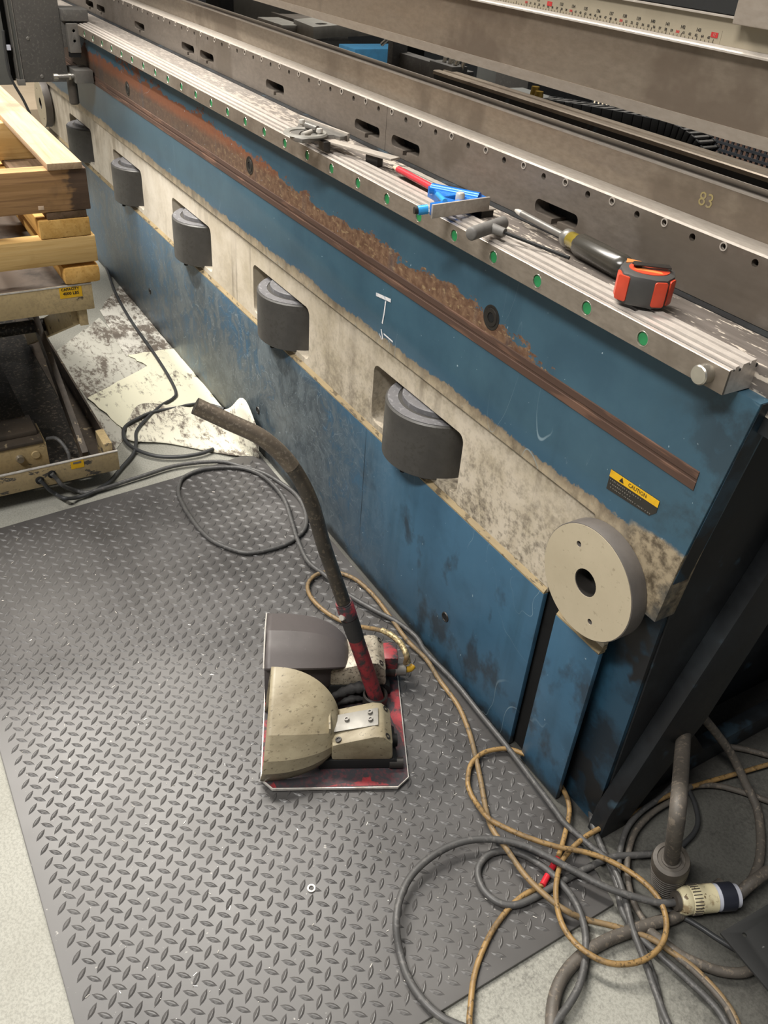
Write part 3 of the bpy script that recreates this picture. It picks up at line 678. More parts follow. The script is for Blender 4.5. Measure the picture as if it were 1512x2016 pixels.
tube('pin_collar', [(-3.36, -0.086, 0.7608), (-3.36, -0.079, 0.761)], 0.0115, 'brightring', car, 0, 16)
lathe('track_roller', [(0, 0), (0.013, 0), (0.017, 0.004), (0.017, 0.085), (0, 0.085)], ZUP((-3.39, -0.070, 0.667)), 'bootgrey', car, 24)
tube('cable', [(-3.3,-0.2845,0.9082),(-3.3,-0.2876,0.8574),(-3.3,-0.2894,0.8131),(-3.3,-0.2867,0.7755),(-3.3,-0.2762,0.7447),(-3.3,-0.2588,0.7054),(-3.3,-0.2448,0.6623),(-3.3,-0.2344,0.6248)], 0.0045, 'cabledark', car, 6, 8)
box('cable_clip', (-3.43, -0.262, 0.835), (-3.415, -0.250, 0.85), 'whiteplastic', car)

# far beige cabinet and blue-grey machine foot seen under the carriage
box('beige_cabinet', (-6.9, -0.75, 0.0), (-5.2, 0.30, 0.30), 'beige', None, 0.004)
o = bpy.data.objects['beige_cabinet']; prop(o, 'low beige cabinet on the floor far behind the carriage', 'cabinet')

# ------------------------------------------------------------------ scissor lift table with pallets
lift = thing('lift_table', 'tan chipped steel scissor lift table carrying wooden pallets', 'lift table', (-2.5, -0.9, 0))
XF = -1.954
plat = slab('platform', [(-1.42, 0.503), (-0.4105, 0.503), (-0.4105, 0.566), (-1.42, 0.566)], [], 0.006, frame((XF, 0, 0), (0, 1, 0), (0, 0, 1)), 'tanpaint', lift, 0.002)
box('platform_deck', (-3.05, -1.42, 0.556), (XF - 0.004, -0.4105, 0.566), 'liftdeck', lift, 0.001)
box('platform_side', (-3.05, -0.4165, 0.503), (XF - 0.006, -0.4105, 0.556), 'tanpaint', lift)
box('platform_edge', (XF - 0.001, -1.42, 0.5635), (XF + 0.0008, -0.4115, 0.5668), 'bright', lift)
FX = frame((XF, 0, 0), (0, 1, 0), (0, 0, 1))
cl = slab('capacity_label', [(-0.4845, 0.5370), (-0.4345, 0.5375), (-0.4345, 0.5615), (-0.4845, 0.5620)], [], 0.0004, FX @ Matrix.Translation((0, 0, 0.0006)), 'yellow', lift)
text('label_text', 'CAPACITY', FX @ Matrix.Translation((-0.4605, 0.5575, 0.0008)), 0.0085, 'ink', cl, 0.0002, 'CENTER', 0.0002)
text('label_text', '4000 LBS', FX @ Matrix.Translation((-0.4595, 0.5475, 0.0008)), 0.0095, 'ink', cl, 0.0002, 'CENTER', 0.0002)
slab('base_channel', [(-1.42, 0.050), (-0.4035, 0.050), (-0.4035, 0.108), (-1.42, 0.108)], [], 0.006, FX, 'tanchip', lift, 0.0015)
box('base_channel_floor', (XF - 0.07, -1.42, 0.050), (XF - 0.006, -0.4035, 0.056), 'tanchip', lift)
box('base_edge', (XF - 0.0065, -1.42, 0.1065), (XF + 0.0008, -0.4035, 0.1088), 'bright', lift)
box('base_rail', (-3.05, -0.455, 0.050), (XF - 0.006, -0.4035, 0.056), 'liftleg', lift)
box('base_rail', (-3.05, -0.412, 0.056), (XF - 0.006, -0.4065, 0.112), 'liftleg', lift)
box('rail_stop', (XF - 0.09, -0.435, 0.056), (XF - 0.010, -0.413, 0.130), 'tanchip', lift, 0.001)
box('base_rail', (-3.05, -1.42, 0.050), (XF - 0.006, -1.37, 0.112), 'liftleg', lift)
box('base_pan', (-3.05, -1.37, 0.050), (-2.03, -0.455, 0.054), 'liftdark', lift)
for x in (-2.2, -2.9):
    for y in (-1.40, -0.47): box('foot', (x, y, 0), (x + 0.08, y + 0.05, 0.050), 'liftdark', lift)
def leg(x0, z0, x1, z1, y, w=0.016, h=0.048, m='liftleg'):
    d = Vector((x1 - x0, 0, z1 - z0)); n = Vector((-d.z, 0, d.x)).normalized() * h / 2
    pr = [(x0 + n.x, z0 + n.z), (x0 - n.x, z0 - n.z), (x1 - n.x, z1 - n.z), (x1 + n.x, z1 + n.z)]
    return slab('scissor_leg', pr, [], w, frame((0, y - w / 2, 0), (1, 0, 0), (0, 0, 1)), m, lift, 0.0015)
for y in (-0.480, -1.34):
    leg(-1.99, 0.088, -2.80, 0.520, y)
for y in (-0.452, -1.368):
    leg(-1.985, 0.485, -2.80, 0.085, y, 0.018, 0.05, 'tanpaint')
tube('cross_shaft', [(-2.39, -1.36, 0.295), (-2.39, -0.455, 0.295)], 0.018, 'liftdark', lift, 0, 16)
box('bracket', (-2.02, -0.447, 0.462), (-1.962, -0.428, 0.503), 'tanpaint', lift, 0.001)
box('torsion_plate', (-2.62, -1.30, 0.30), (-2.50, -0.52, 0.42), 'liftdark', lift, 0.002)
box('ram_cover', (-2.60, -1.30, 0.054), (-2.16, -0.585, 0.150), 'liftdark', lift, 0.003)
pb = box('power_unit', (-2.155, -1.0, 0.056), (-2.045, -0.562, 0.124), 'tanpaint', lift, 0.002)
box('power_unit_lid', (-2.158, -1.0, 0.1242), (-2.042, -0.568, 0.134), 'liftleg', pb, 0.002)
box('power_unit_lid', (-2.165, -1.0, 0.1345), (-2.075, -0.575, 0.148), 'liftleg', pb, 0.002)
lathe('plug', [(0, 0.01), (0.009, 0.01), (0.011, 0.0)], frame((-2.045, -0.632, 0.092), (0, 1, 0), (0, 0, 1)), 'brightring', pb, 16)
lathe('plug', [(0, 0.004), (0.010, 0.004), (0.011, 0.0)], frame((-2.045, -0.592, 0.094), (0, 1, 0), (0, 0, 1)), 'tanpaint', pb, 16)
wl = slab('warning_label', [(-0.5255, 0.083), (-0.4925, 0.083), (-0.4925, 0.1055), (-0.5255, 0.1055)], [], 0.0004, FX @ Matrix.Translation((0, 0, 0.0006)), 'yellow', lift)
box('label_band', (XF + 0.0006, -0.519, 0.097), (XF + 0.0010, -0.499, 0.1025), 'labelgrey', wl)
for q in [(-1.954,-0.6062,0.0728),(-1.954,-0.5747,0.0827)]:
    lathe('grommet', [(0.0105, 0), (0.0105, 0.004), (0.0045, 0.007), (0, 0.007)], frame((XF, q[1], q[2]), (0, 1, 0), (0, 0, 1)), 'black', lift, 20)
tube('cord', [(-2.06, -0.555, 0.125), (-2.03, -0.535, 0.135), (-2.0, -0.52, 0.11), (-1.985, -0.52, 0.07)], 0.005, 'cablegrey', lift, 8, 8)

def pallet(name, label, z, parts):
    t = thing(name, label, 'pallet', (-2.4, -0.9, z)); 
    for nm, lo, hi, m, b in parts: box(nm, lo, hi, m, t, b)
    return t
up_ = [('stringer', (-1.992, -1.5, 0.7315), (-1.952, -0.3895, 0.8185), 'woodbrown', 0.003),
       ('stringer', (-2.45, -1.5, 0.7315), (-2.41, -0.3925, 0.8185), 'woodyellow', 0.003),
       ('stringer', (-2.93, -1.5, 0.7315), (-2.89, -0.3925, 0.8185), 'woodyellow', 0.003),
       ('deck_board', (-2.95, -0.470, 0.8187), (-1.946, -0.398, 0.8330), 'woodgrey', 0.002),
       ('deck_board', (-2.95, -0.69, 0.8187), (-1.955, -0.585, 0.8330), 'woodgrey', 0.002),
       ('deck_board', (-2.95, -0.88, 0.8187), (-1.955, -0.78, 0.8330), 'woodgrey', 0.002),
       ('deck_board', (-2.95, -1.49, 0.8187), (-1.955, -1.39, 0.8330), 'woodgrey', 0.002),
       ('bottom_board', (-2.95, -0.485, 0.7155), (-1.953, -0.400, 0.7313), 'wooddark', 0.002),
       ('bottom_board', (-2.95, -1.49, 0.7155), (-1.955, -1.39, 0.7313), 'wooddark', 0.002)]
lo_ = [('stringer', (-1.990, -1.5, 0.6150), (-1.950, -0.3885, 0.6755), 'woodyellow', 0.005),
       ('stringer', (-2.45, -1.5, 0.6085), (-2.41, -0.3925, 0.6755), 'woodyellow', 0.003),
       ('stringer', (-2.93, -1.5, 0.6085), (-2.89, -0.3925, 0.6755), 'woodyellow', 0.003),
       ('deck_board', (-2.95, -0.505, 0.6757), (-1.951, -0.3965, 0.7153), 'woodyellowx', 0.003),
       ('deck_board', (-2.95, -1.49, 0.6757), (-1.955, -1.39, 0.7153), 'woodyellowx', 0.003),
       ('bottom_board', (-2.95, -0.470, 0.5665), (-1.948, -0.3875, 0.6083), 'woodyellowx', 0.012),
       ('bottom_board', (-2.95, -0.98, 0.5665), (-1.955, -0.88, 0.6083), 'woodyellowx', 0.003),
       ('bottom_board', (-2.95, -1.49, 0.5665), (-1.955, -1.39, 0.6083), 'woodyellowx', 0.003)]
pallet('pallet', 'fresh yellow wooden pallet lying directly on the lift table platform', 0.566, lo_)
tp = pallet('pallet', 'weathered brown wooden pallet on top of the stack', 0.7155, up_)
box('knot', (-1.953, -0.500, 0.7385), (-1.9515, -0.488, 0.7475), 'pencilwood', tp, 0.0006)

# ------------------------------------------------------------------ stained pads on the floor
def pad(label, pts, mat, z=0.002, curl=None):
    c = sum((Vector((p[0], p[1], 0)) for p in pts), Vector()) / len(pts); r = random.Random(len(label)); out = []
    for i, p in enumerate(pts):
        q = pts[(i + 1) % len(pts)]
        for k in range(6):
            t = k / 6; j = 0 if k == 0 else 0.004
            out.append((p[0] + (q[0] - p[0]) * t + r.uniform(-j, j), p[1] + (q[1] - p[1]) * t + r.uniform(-j, j)))
    o = slab('absorbent_pad', out, [], 0.0016, frame((0, 0, z), (1, 0, 0), (0, 1, 0)), mat)
    return prop(o, label, 'absorbent pad', 'stained absorbent pads along the press')
pad('dirty grey-white absorbent pad beside the press wall, farthest along the cable', [p[:2] for p in [(-3.1291,-0.1395,0),(-3.2004,0.0106,0),(-2.7082,-0.0061,0),(-2.7077,-0.1643,0)]], 'paddirty', 0.0036)
pad('grey-stained absorbent pad next to the lift table base', [p[:2] for p in [(-2.8144,-0.3908,0),(-3.0649,-0.1591,0),(-2.8553,-0.1434,0),(-2.7179,-0.1577,0),(-2.6088,-0.12,0),(-2.4595,-0.3608,0)]], 'padgrey', 0.0018)
pad('clean bright absorbent pad in the middle of the floor strip', [p[:2] for p in [(-2.4633,-0.3613,0),(-2.6065,-0.1242,0),(-2.7134,-0.1573,0),(-2.7003,0.0022,0),(-2.2357,-0.0038,0),(-2.2177,-0.0906,0),(-2.2294,-0.3133,0)]], 'padbright', 0.0054)
pad('plain grey floor sheet between lift table corner and bright pad', [p[:2] for p in [(-2.4593,-0.3687,0),(-2.2515,-0.3189,0),(-2.1749,-0.3342,0),(-2.092,-0.3992,0),(-2.2196,-0.3776,0)]], 'padgrey', 0.0020)
pad('dark-stained floor sheet at the foot of the far press panel', [p[:2] for p in [(-3.1902,-0.1051,0),(-3.3613,0.0104,0),(-3.2004,0.0106,0),(-3.1265,-0.1326,0)]], 'paddirty', 0.0018)
# curled pad: a bent sheet with one corner lifted against the press
def curled():
    A = [(-2.2209,-0.309,0.007),(-2.1557,-0.3199,0.007),(-2.1012,-0.2264,0.007),(-2.0028,-0.1246,0.007),(-1.95,-0.0683,0.007),(-1.9269,-0.0106,0.007),(-2.0025,0.0211,0.007)]
    B = [(-2.2786,-0.2901,0.007),(-2.3444,-0.2273,0.007),(-2.2908,-0.137,0.007),(-2.2171,-0.041,0.007),(-2.1858,0.0301,0.007)]
    top = [(-2.1524,-0.03,0.0481),(-2.064,-0.03,0.1031),(-1.9991,-0.03,0.1634),(-1.9503,-0.03,0.1411),(-1.8955,-0.03,0.1145)]
    lower = [A[0], A[1], A[2], A[3], A[4], A[5]]
    upper = [B[0], B[1], B[2], B[3], top[3], A[6]]
    peak = [B[0], (B[1][0], B[1][1], 0.012), (B[2][0], B[2][1], 0.012), top[0], top[2], top[4]]
    v = []; f = []; nu = 30; nw = 12
    P0 = smooth_path(lower, 6); P1 = smooth_path(peak, 6); n = len(P0)
    for i in range(n):
        a, b = Vector(P0[i]), Vector(P1[i])
        for k in range(nw + 1):
            t = k / nw; p = a.lerp(b, t); s = i / (n - 1)
            p.z = 0.006 + (b.z - 0.006) * max(0, (t - 0.35) / 0.65) ** 2 + 0.002 * math.sin(9 * s + 5 * t)
            v.append(p)
    w = nw + 1
    for i in range(n - 1):
        for k in range(nw): f.append((i * w + k, (i + 1) * w + k, (i + 1) * w + k + 1, i * w + k + 1))
    o = pydata('absorbent_pad', v, f, 'pad', None, True)
    md = o.modifiers.new('thick', 'SOLIDIFY'); md.thickness = 0.0012
    prop(o, 'mottled absorbent pad with one corner curled up against the press', 'absorbent pad', 'stained absorbent pads along the press')
curled()

# ------------------------------------------------------------------ diamond-plate rubber mat
def diamond_mat():
    out = [(-0.415, -0.858), (-0.415, -0.046), (-0.572, -0.012), (-1.955, -0.012), (-1.918, -0.268), (-1.872, -0.858)]
    o = slab('floor_mat', out, [], 0.0075, frame((0, 0, 0.0078), (1, 0, 0), (0, 1, 0)), 'mat', None, 0.002)
    bm = bmesh.new(); bm.from_mesh(o.data)
    def inside(x, y):
        if not (-0.853 < y < -0.02 and x < -0.422): return False
        if x > -0.572 and y > -0.046 + (-0.415 - x) * 0.217 - 0.012: return False
        return x > -1.872 - (y + 0.858) * 0.083 + 0.012
    P = 0.0290; L = 0.0128; W = 0.0042; H = 0.0018; z = 0.0078
    for i in range(-72, -12):
        for j in range(-34, 2):
            for kind in (0, 1):
                x = (i + 0.5 * kind) * P - 0.0046; y = (j + 0.5 * kind) * P - 0.0056
                a = math.radians(45 if kind == 0 else 135)
                dx, dy = math.cos(a), math.sin(a)
                if not (inside(x + L * dx, y + L * dy) and inside(x - L * dx, y - L * dy)): continue
                def pt(u, v, h): return bm.verts.new((x + u * dx - v * dy, y + u * dy + v * dx, z + h))
                e0, e1 = pt(-L, 0, 0), pt(L, 0, 0)
                A = [pt(-L * 0.5, -W * 0.72, 0), pt(0, -W, 0), pt(L * 0.5, -W * 0.72, 0)]
                B = [pt(-L * 0.5, W * 0.72, 0), pt(0, W, 0), pt(L * 0.5, W * 0.72, 0)]
                C = [pt(-L * 0.62, 0, H * 0.75), pt(-L * 0.3, -W * 0.32, H), pt(L * 0.3, -W * 0.32, H), pt(L * 0.62, 0, H * 0.75), pt(L * 0.3, W * 0.32, H), pt(-L * 0.3, W * 0.32, H)]
                for q in ((e0, A[0], C[0]), (A[0], C[1], C[0]), (A[0], A[1], C[1]), (A[1], C[2], C[1]), (A[1], A[2], C[2]), (A[2], C[3], C[2]), (A[2], e1, C[3]),
                          (e1, B[2], C[3]), (B[2], C[4], C[3]), (B[2], B[1], C[4]), (B[1], C[5], C[4]), (B[1], B[0], C[5]), (B[0], C[0], C[5]), (B[0], e0, C[0]), (C[0], C[1], C[2], C[3]), (C[0], C[3], C[4], C[5])):
                    bm.faces.new(q)
    bm.normal_update(); bm.to_mesh(o.data); bm.free()
    prop(o, 'large dark rubber floor mat with raised diamond tread in front of the press', 'floor mat')
diamond_mat()
# swarf chips on the mat
bm = bmesh.new(); rr = random.Random(11)
for _ in range(420):
    x, y = rr.uniform(-1.85, -0.43), rr.uniform(-0.84, -0.03)
    M = Matrix.Translation((x, y, 0.0086)) @ Matrix.Rotation(rr.uniform(0, 6.28), 4, 'Z') @ Matrix.Rotation(rr.uniform(-0.4, 0.4), 4, 'X')
    l = rr.choice((0.0006, 0.0008, 0.0008, 0.0022, 0.0035)); add_box(bm, (-l, -0.0004, -0.0002), (l, 0.0004, 0.0003), M)
prop(from_bm('metal_chips', bm, 'bright'), 'tiny bright metal chips scattered over the rubber mat', 'metal chips', None, 'stuff')
w = lathe('washer', [(0.0042, 0.001), (0.0045, 0.003), (0.0068, 0.003), (0.0070, 0.0005), (0.0042, 0.0005), (0.0042, 0.001)], ZUP([(-0.6744,-0.474,0.008)][0]), 'bright', None, 20)
prop(w, 'small steel washer lying on the mat below the foot pedal', 'washer')
# ------------------------------------------------------------------ double foot pedal with bent carrying pole
ped = thing('foot_pedal', 'double foot pedal switch on a worn red plate with a bent carrying pole', 'foot pedal', (-0.98, -0.24, 0.0105))
PF = frame((-0.883, -0.473, 0.0), (0.45, 0.893, 0), (-0.893, 0.45, 0))     # local u to the heel, v to the far side, z up
def pp(u, v, z): return PF @ Vector((u, v, z))
base = slab('base_plate', [(0.0, 0.022), (0.022, 0.0), (0.250, 0.0), (0.272, 0.022), (0.272, 0.345), (-0.004, 0.345)], [], 0.006, PF @ Matrix.Translation((0, 0, 0.0170)), 'bright', ped, 0.0008)
slab('plate_top', [(0.002, 0.023), (0.023, 0.002), (0.2495, 0.002), (0.270, 0.0225), (0.270, 0.343), (-0.002, 0.343)], [], 0.0005, PF @ Matrix.Translation((0, 0, 0.0174)), 'blackgrit', base)
slab('red_margin', [(0.002, 0.023), (0.023, 0.002), (0.030, 0.002), (0.009, 0.05), (0.008, 0.343), (-0.002, 0.343)], [], 0.0003, PF @ Matrix.Translation((0, 0, 0.0176)), 'redpaint', base)
slab('red_margin', [(0.12, 0.003), (0.235, 0.004), (0.225, 0.010), (0.202, 0.013), (0.200, 0.026), (0.188, 0.030), (0.184, 0.014), (0.14, 0.008)], [], 0.0003, PF @ Matrix.Translation((0, 0, 0.0176)), 'redpaint', base)
slab('red_margin', [(0.2695, 0.09), (0.2695, 0.235), (0.262, 0.235), (0.258, 0.19), (0.247, 0.17), (0.252, 0.15), (0.263, 0.12)], [], 0.0003, PF @ Matrix.Translation((0, 0, 0.0176)), 'redpaint', base)
ZB = 0.0176
def hood(name, arch, L, anchor, mat, k1=0.30, ex=2.3, lean=None):
    rows = 22; v = []; f = []
    fine = []
    for a, b in zip(arch, arch[1:]):
        for k in range(3): t = k / 3; fine.append((a[0] + (b[0] - a[0]) * t, a[1] + (b[1] - a[1]) * t))
    fine.append(arch[-1]); n = len(fine)
    for i in range(rows + 1):
        s = i / rows; q = math.sin(s * math.pi / 2)
        kk = k1 + (1 - k1) * max(0.0, 1 - q ** ex) ** 0.62
        kz = k1 + (1 - k1) * max(0.0, 1 - q ** ex) ** 0.62
        for a, b in fine:
            u = L * q + (lean * b * (1 - s) if lean else 0)
            v.append(pp(u, anchor[0] + (a - anchor[0]) * kk, ZB + max(0.0005, anchor[1] + (b - anchor[1]) * kz)))
    for i in range(rows):
        for k in range(n - 1): f.append((i * n + k, (i + 1) * n + k, (i + 1) * n + k + 1, i * n + k + 1))
    o = pydata(name, v, f, mat, ped, True)
    autosmooth(o, 14)
    md = o.modifiers.new('shell', 'SOLIDIFY'); md.thickness = 0.0035; md.offset = -1
    return o
hood('pedal_hood', [(0.016, 0.0), (0.001, 0.040), (0.008, 0.066), (0.038, 0.100), (0.088, 0.122), (0.132, 0.132), (0.166, 0.139), (0.180, 0.085), (0.182, 0.0)], 0.142, (0.092, 0.045), 'pedalcream', 0.22, 2.2, 0.11)
hood('pedal_hood', [(0.206, 0.0), (0.203, 0.050), (0.207, 0.098), (0.222, 0.108)], 0.148, (0.262, 0.045), 'hoodgrey', 0.25, 2.4)
hood('pedal_hood_cover', [(0.197, 0.096), (0.198, 0.101), (0.232, 0.119), (0.272, 0.130), (0.330, 0.122), (0.345, 0.060), (0.346, 0.0)], 0.164, (0.262, 0.045), 'hoodgrey', 0.42, 3.0)
# a bright worn lip on the far hood
tube('hood_lip', [pp(-0.001, 0.198, ZB + 0.1005), pp(-0.001, 0.232, ZB + 0.1195), pp(-0.001, 0.272, ZB + 0.130), pp(-0.001, 0.330, ZB + 0.122)], 0.0016, 'bright', ped, 5, 6)
def body(v0, v1, mat):
    prof = [(0.128, 0.026), (0.128, 0.066), (0.150, 0.074), (0.205, 0.090), (0.222, 0.088), (0.238, 0.070), (0.241, 0.036), (0.241, 0.026)]
    F = frame(pp(0, v0, ZB), PF.to_3x3() @ Vector((1, 0, 0)), (0, 0, 1))      # (u, z), outward towards -v
    b = slab('pedal_body', prof, [], v1 - v0, F, mat, ped, 0.006)
    slab('pedal_base', [(0.105, 0.0), (0.105, 0.024), (0.243, 0.026), (0.250, 0.020), (0.252, 0.0)], [], v1 - v0 - 0.002, F @ Matrix.Translation((0, 0, -0.001)), 'boxblack', ped, 0.002)
    return b
b1 = body(0.040, 0.124, 'pedalcream')
b2 = body(0.222, 0.304, 'pedalspeck')
# treadle strap plate with three socket screws on the near body
sp = slab('strap_plate', [(0.128, 0.066), (0.214, 0.066), (0.216, 0.106), (0.130, 0.104)], [], 0.0016, PF @ Matrix.Translation((0, 0, ZB)) @ Matrix.Translation((0.128, 0, 0.073)) @ Matrix.Rotation(-0.235, 4, 'Y') @ Matrix.Translation((-0.128, 0, 0.0)), 'galv', ped, 0.0004)
SF = PF @ Matrix.Translation((0, 0, ZB)) @ Matrix.Translation((0.128, 0, 0.073)) @ Matrix.Rotation(-0.235, 4, 'Y') @ Matrix.Translation((-0.128, 0, 0.0))
for u, v in ((0.157, 0.088), (0.201, 0.096), (0.201, 0.079)):
    s_ = lathe('socket_screw', [(0, 0.003), (0.0024, 0.003), (0.0026, 0.0055), (0.0045, 0.0055), (0.0048, 0.0)], SF @ Matrix.Translation((u, v, 0)), 'dullsteel', ped, 16)
for bv in (0.04, 0.222):
    for u, v, z in ((0.228, bv + 0.010, 0.080), (0.228, bv + 0.074, 0.080), (0.140, bv + 0.010, 0.0715)):
        FF = PF @ Matrix.Translation((u, v, ZB + z)) @ Matrix.Rotation(0.75 if u > 0.2 else -0.3, 4, 'Y')
        lathe('cover_screw', [(0.0, 0.0005), (0.003, 0.0005), (0.0034, 0.002), (0.0058, 0.002), (0.006, -0.002)], FF, 'darksteel', ped, 16)
box('treadle_lip', (0.122, 0.058, 0.060), (0.126, 0.104, 0.092), 'pedalcream', ped, 0.001, PF @ Matrix.Translation((0, 0, ZB)))
tube('side_gland', [pp(0.236, 0.046, ZB + 0.010), pp(0.262, 0.046, ZB + 0.010)], 0.010, 'darksteel', ped, 0, 16)
tube('side_gland', [pp(0.241, 0.082, ZB + 0.030), pp(0.252, 0.082, ZB + 0.030)], 0.012, 'boxblack', ped, 0, 16)
# rear connector of the far pedal: red taped block, gland, braided cable grip
box('taped_block', (0.236, 0.252, 0.024), (0.266, 0.300, 0.072), 'redpaint', ped, 0.006, PF @ Matrix.Translation((0, 0, ZB)))
tube('cable_gland', [pp(0.240, 0.262, ZB + 0.030), pp(0.262, 0.262, ZB + 0.030)], 0.0155, 'darksteel', ped, 0, 20)
g = tube('gland_nut', [pp(0.262, 0.262, ZB + 0.030), pp(0.284, 0.262, ZB + 0.030)], 0.0125, 'dullsteel', ped, 0, 8)
tube('gland_ring', [pp(0.260, 0.262, ZB + 0.030), pp(0.2635, 0.262, ZB + 0.030)], 0.0145, 'brightring', ped, 0, 24)
tube('cable_stub', [pp(0.284, 0.262, ZB + 0.030), pp(0.294, 0.264, ZB + 0.030), pp(0.300, 0.270, ZB + 0.032)], 0.0065, 'yellowplastic', ped, 5, 12)
# short bent pipe socket holding the pole, and an oily rag around it
ps = [(-0.9603,-0.19,0.03)][0]
lathe('pole_socket', [(0.019, 0.0), (0.0245, 0.0), (0.0245, 0.030), (0.0215, 0.033), (0.0195, 0.030), (0.019, 0.0)], ZUP((ps[0], ps[1], ZB)), 'darksteel', ped, 28)

def polepath():
    return [Vector(p) for p in ((-0.957, -0.184, 0.020), (-0.993, -0.255, 0.291), (-1.010, -0.288, 0.414), (-1.021, -0.311, 0.512), (-1.035, -0.339, 0.580), (-1.055, -0.378, 0.630), (-1.079, -0.426, 0.660), (-1.100, -0.469, 0.686))]
pth = smooth_path(polepath(), 8)
low_p = [p for p in pth if p.z < 0.295]; hi_p = [p for p in pth if p.z >= 0.26]
tube('pole_lower', low_p, 0.0150, 'redpaint', ped, 0, 20)
tube('pole_upper', hi_p, 0.0128, 'poletube', ped, 0, 20)
end = [p for p in pth if p.z > 0.575]
tube('pole_grip', end, 0.0134, 'poleend', ped, 0, 20)
dd = (pth[-1] - pth[-2]).normalized()
lathe('pole_bore', [(0.0, 0.0004), (0.0100, 0.0004), (0.0134, 0.0006), (0.0134, 0.0)], along(pth[-1], dd), 'darksteel', ped, 20)
jp = Vector((-0.9925, -0.254, 0.2885)); dj = (Vector((-0.993, -0.255, 0.291)) - Vector((-0.957, -0.184, 0.02))).normalized()
tube('joint_collar', [jp - dj * 0.034, jp - dj * 0.002, jp], [0.0162, 0.0165, 0.0150], 'redpaint', ped, 0, 20)
tube('joint_tape', [jp - dj * 0.090, jp - dj * 0.062, jp - dj * 0.036], [0.0154, 0.0162, 0.0160], 'fabric', ped, 0, 20)
cd = Vector((0.35, -0.75, 0.2)).normalized()
lathe('clamp_screw', [(0, 0.006), (0.0055, 0.006), (0.0062, 0.004), (0.0062, 0.0)], along(jp - dj * 0.028 + cd * 0.0148, cd), 'bright', ped, 10)
# black rag bunched between the pedals
bm = bmesh.new()
for P, r in (([pp(0.115, 0.196, ZB + 0.006), pp(0.150, 0.205, ZB + 0.024), pp(0.182, 0.212, ZB + 0.031), pp(0.212, 0.214, ZB + 0.027), pp(0.235, 0.214, ZB + 0.012)], [0.004, 0.009, 0.012, 0.010, 0.003]),
             ([pp(0.14, 0.190, ZB + 0.004), pp(0.17, 0.198, ZB + 0.014), pp(0.195, 0.200, ZB + 0.012)], [0.003, 0.008, 0.004])):
    sp_ = smooth_path(P, 6); rs = []
    for i in range(len(sp_)):
        t = i / (len(sp_) - 1) * (len(r) - 1); k = min(int(t), len(r) - 2); rs.append((r[k] + (r[k + 1] - r[k]) * (t - k)) * (1 + 0.15 * math.sin(i * 2.1)))
    tube_bm(bm, sp_, rs, 10)
rag = autosmooth(from_bm('oily_rag', bm, 'fabric'), 80)
prop(rag, 'crumpled black oily rag tucked between the two pedals behind the pole', 'rag')

# ------------------------------------------------------------------ cables on the floor
def cable(name, label, P, r, mat, group=None):
    P = list(P); a, b = Vector(P[-2]), Vector(P[-1])
    if b.x > -0.60 and b.y < -0.30 and b.z < 0.03:                  # cables that run on out of the picture towards the control stand
        d = (b - a).normalized()
        for k in range(5):
            d = (d + Vector((0.32, -0.02, 0))).normalized(); b = b + d * 0.11; b.z = max(r + 0.001, b.z - 0.004); P.append(tuple(b))
    o = tube(name, P, r, mat, None, 6, 10)
    return prop(o, label, 'cable', group)
ZA = 0.0165
cable('power_cord', 'thin dark cord running from the lift table base away along the press to the back',
      [(-3.7575,0.0223,0.01),(-3.5263,0.001,0.01),(-3.2763,-0.0378,0.01),(-3.0069,-0.0633,0.01),(-2.7132,-0.0745,0.01),(-2.5154,-0.0859,0.01),(-2.3861,-0.1017,0.01),(-2.3448,-0.1261,0.01),(-2.3151,-0.1739,0.01),(-2.2494,-0.2446,0.01),(-2.1932,-0.2885,0.01),(-2.1328,-0.3088,0.01),(-2.0777,-0.3347,0.01),(-2.0239,-0.3824,0.01),(-1.9689,-0.4317,0.01),(-1.9468,-0.4649,0.01)]
      + [(-1.9321,-0.4965,0.012),(-1.9274,-0.5304,0.012)] + [(-1.9103,-0.5603,0.03)] + [(-1.945,-0.5733,0.0232),(-1.945,-0.5892,0.0437),(-1.945,-0.5985,0.0636),(-1.945,-0.6073,0.0785)], 0.0052, 'cabledark')
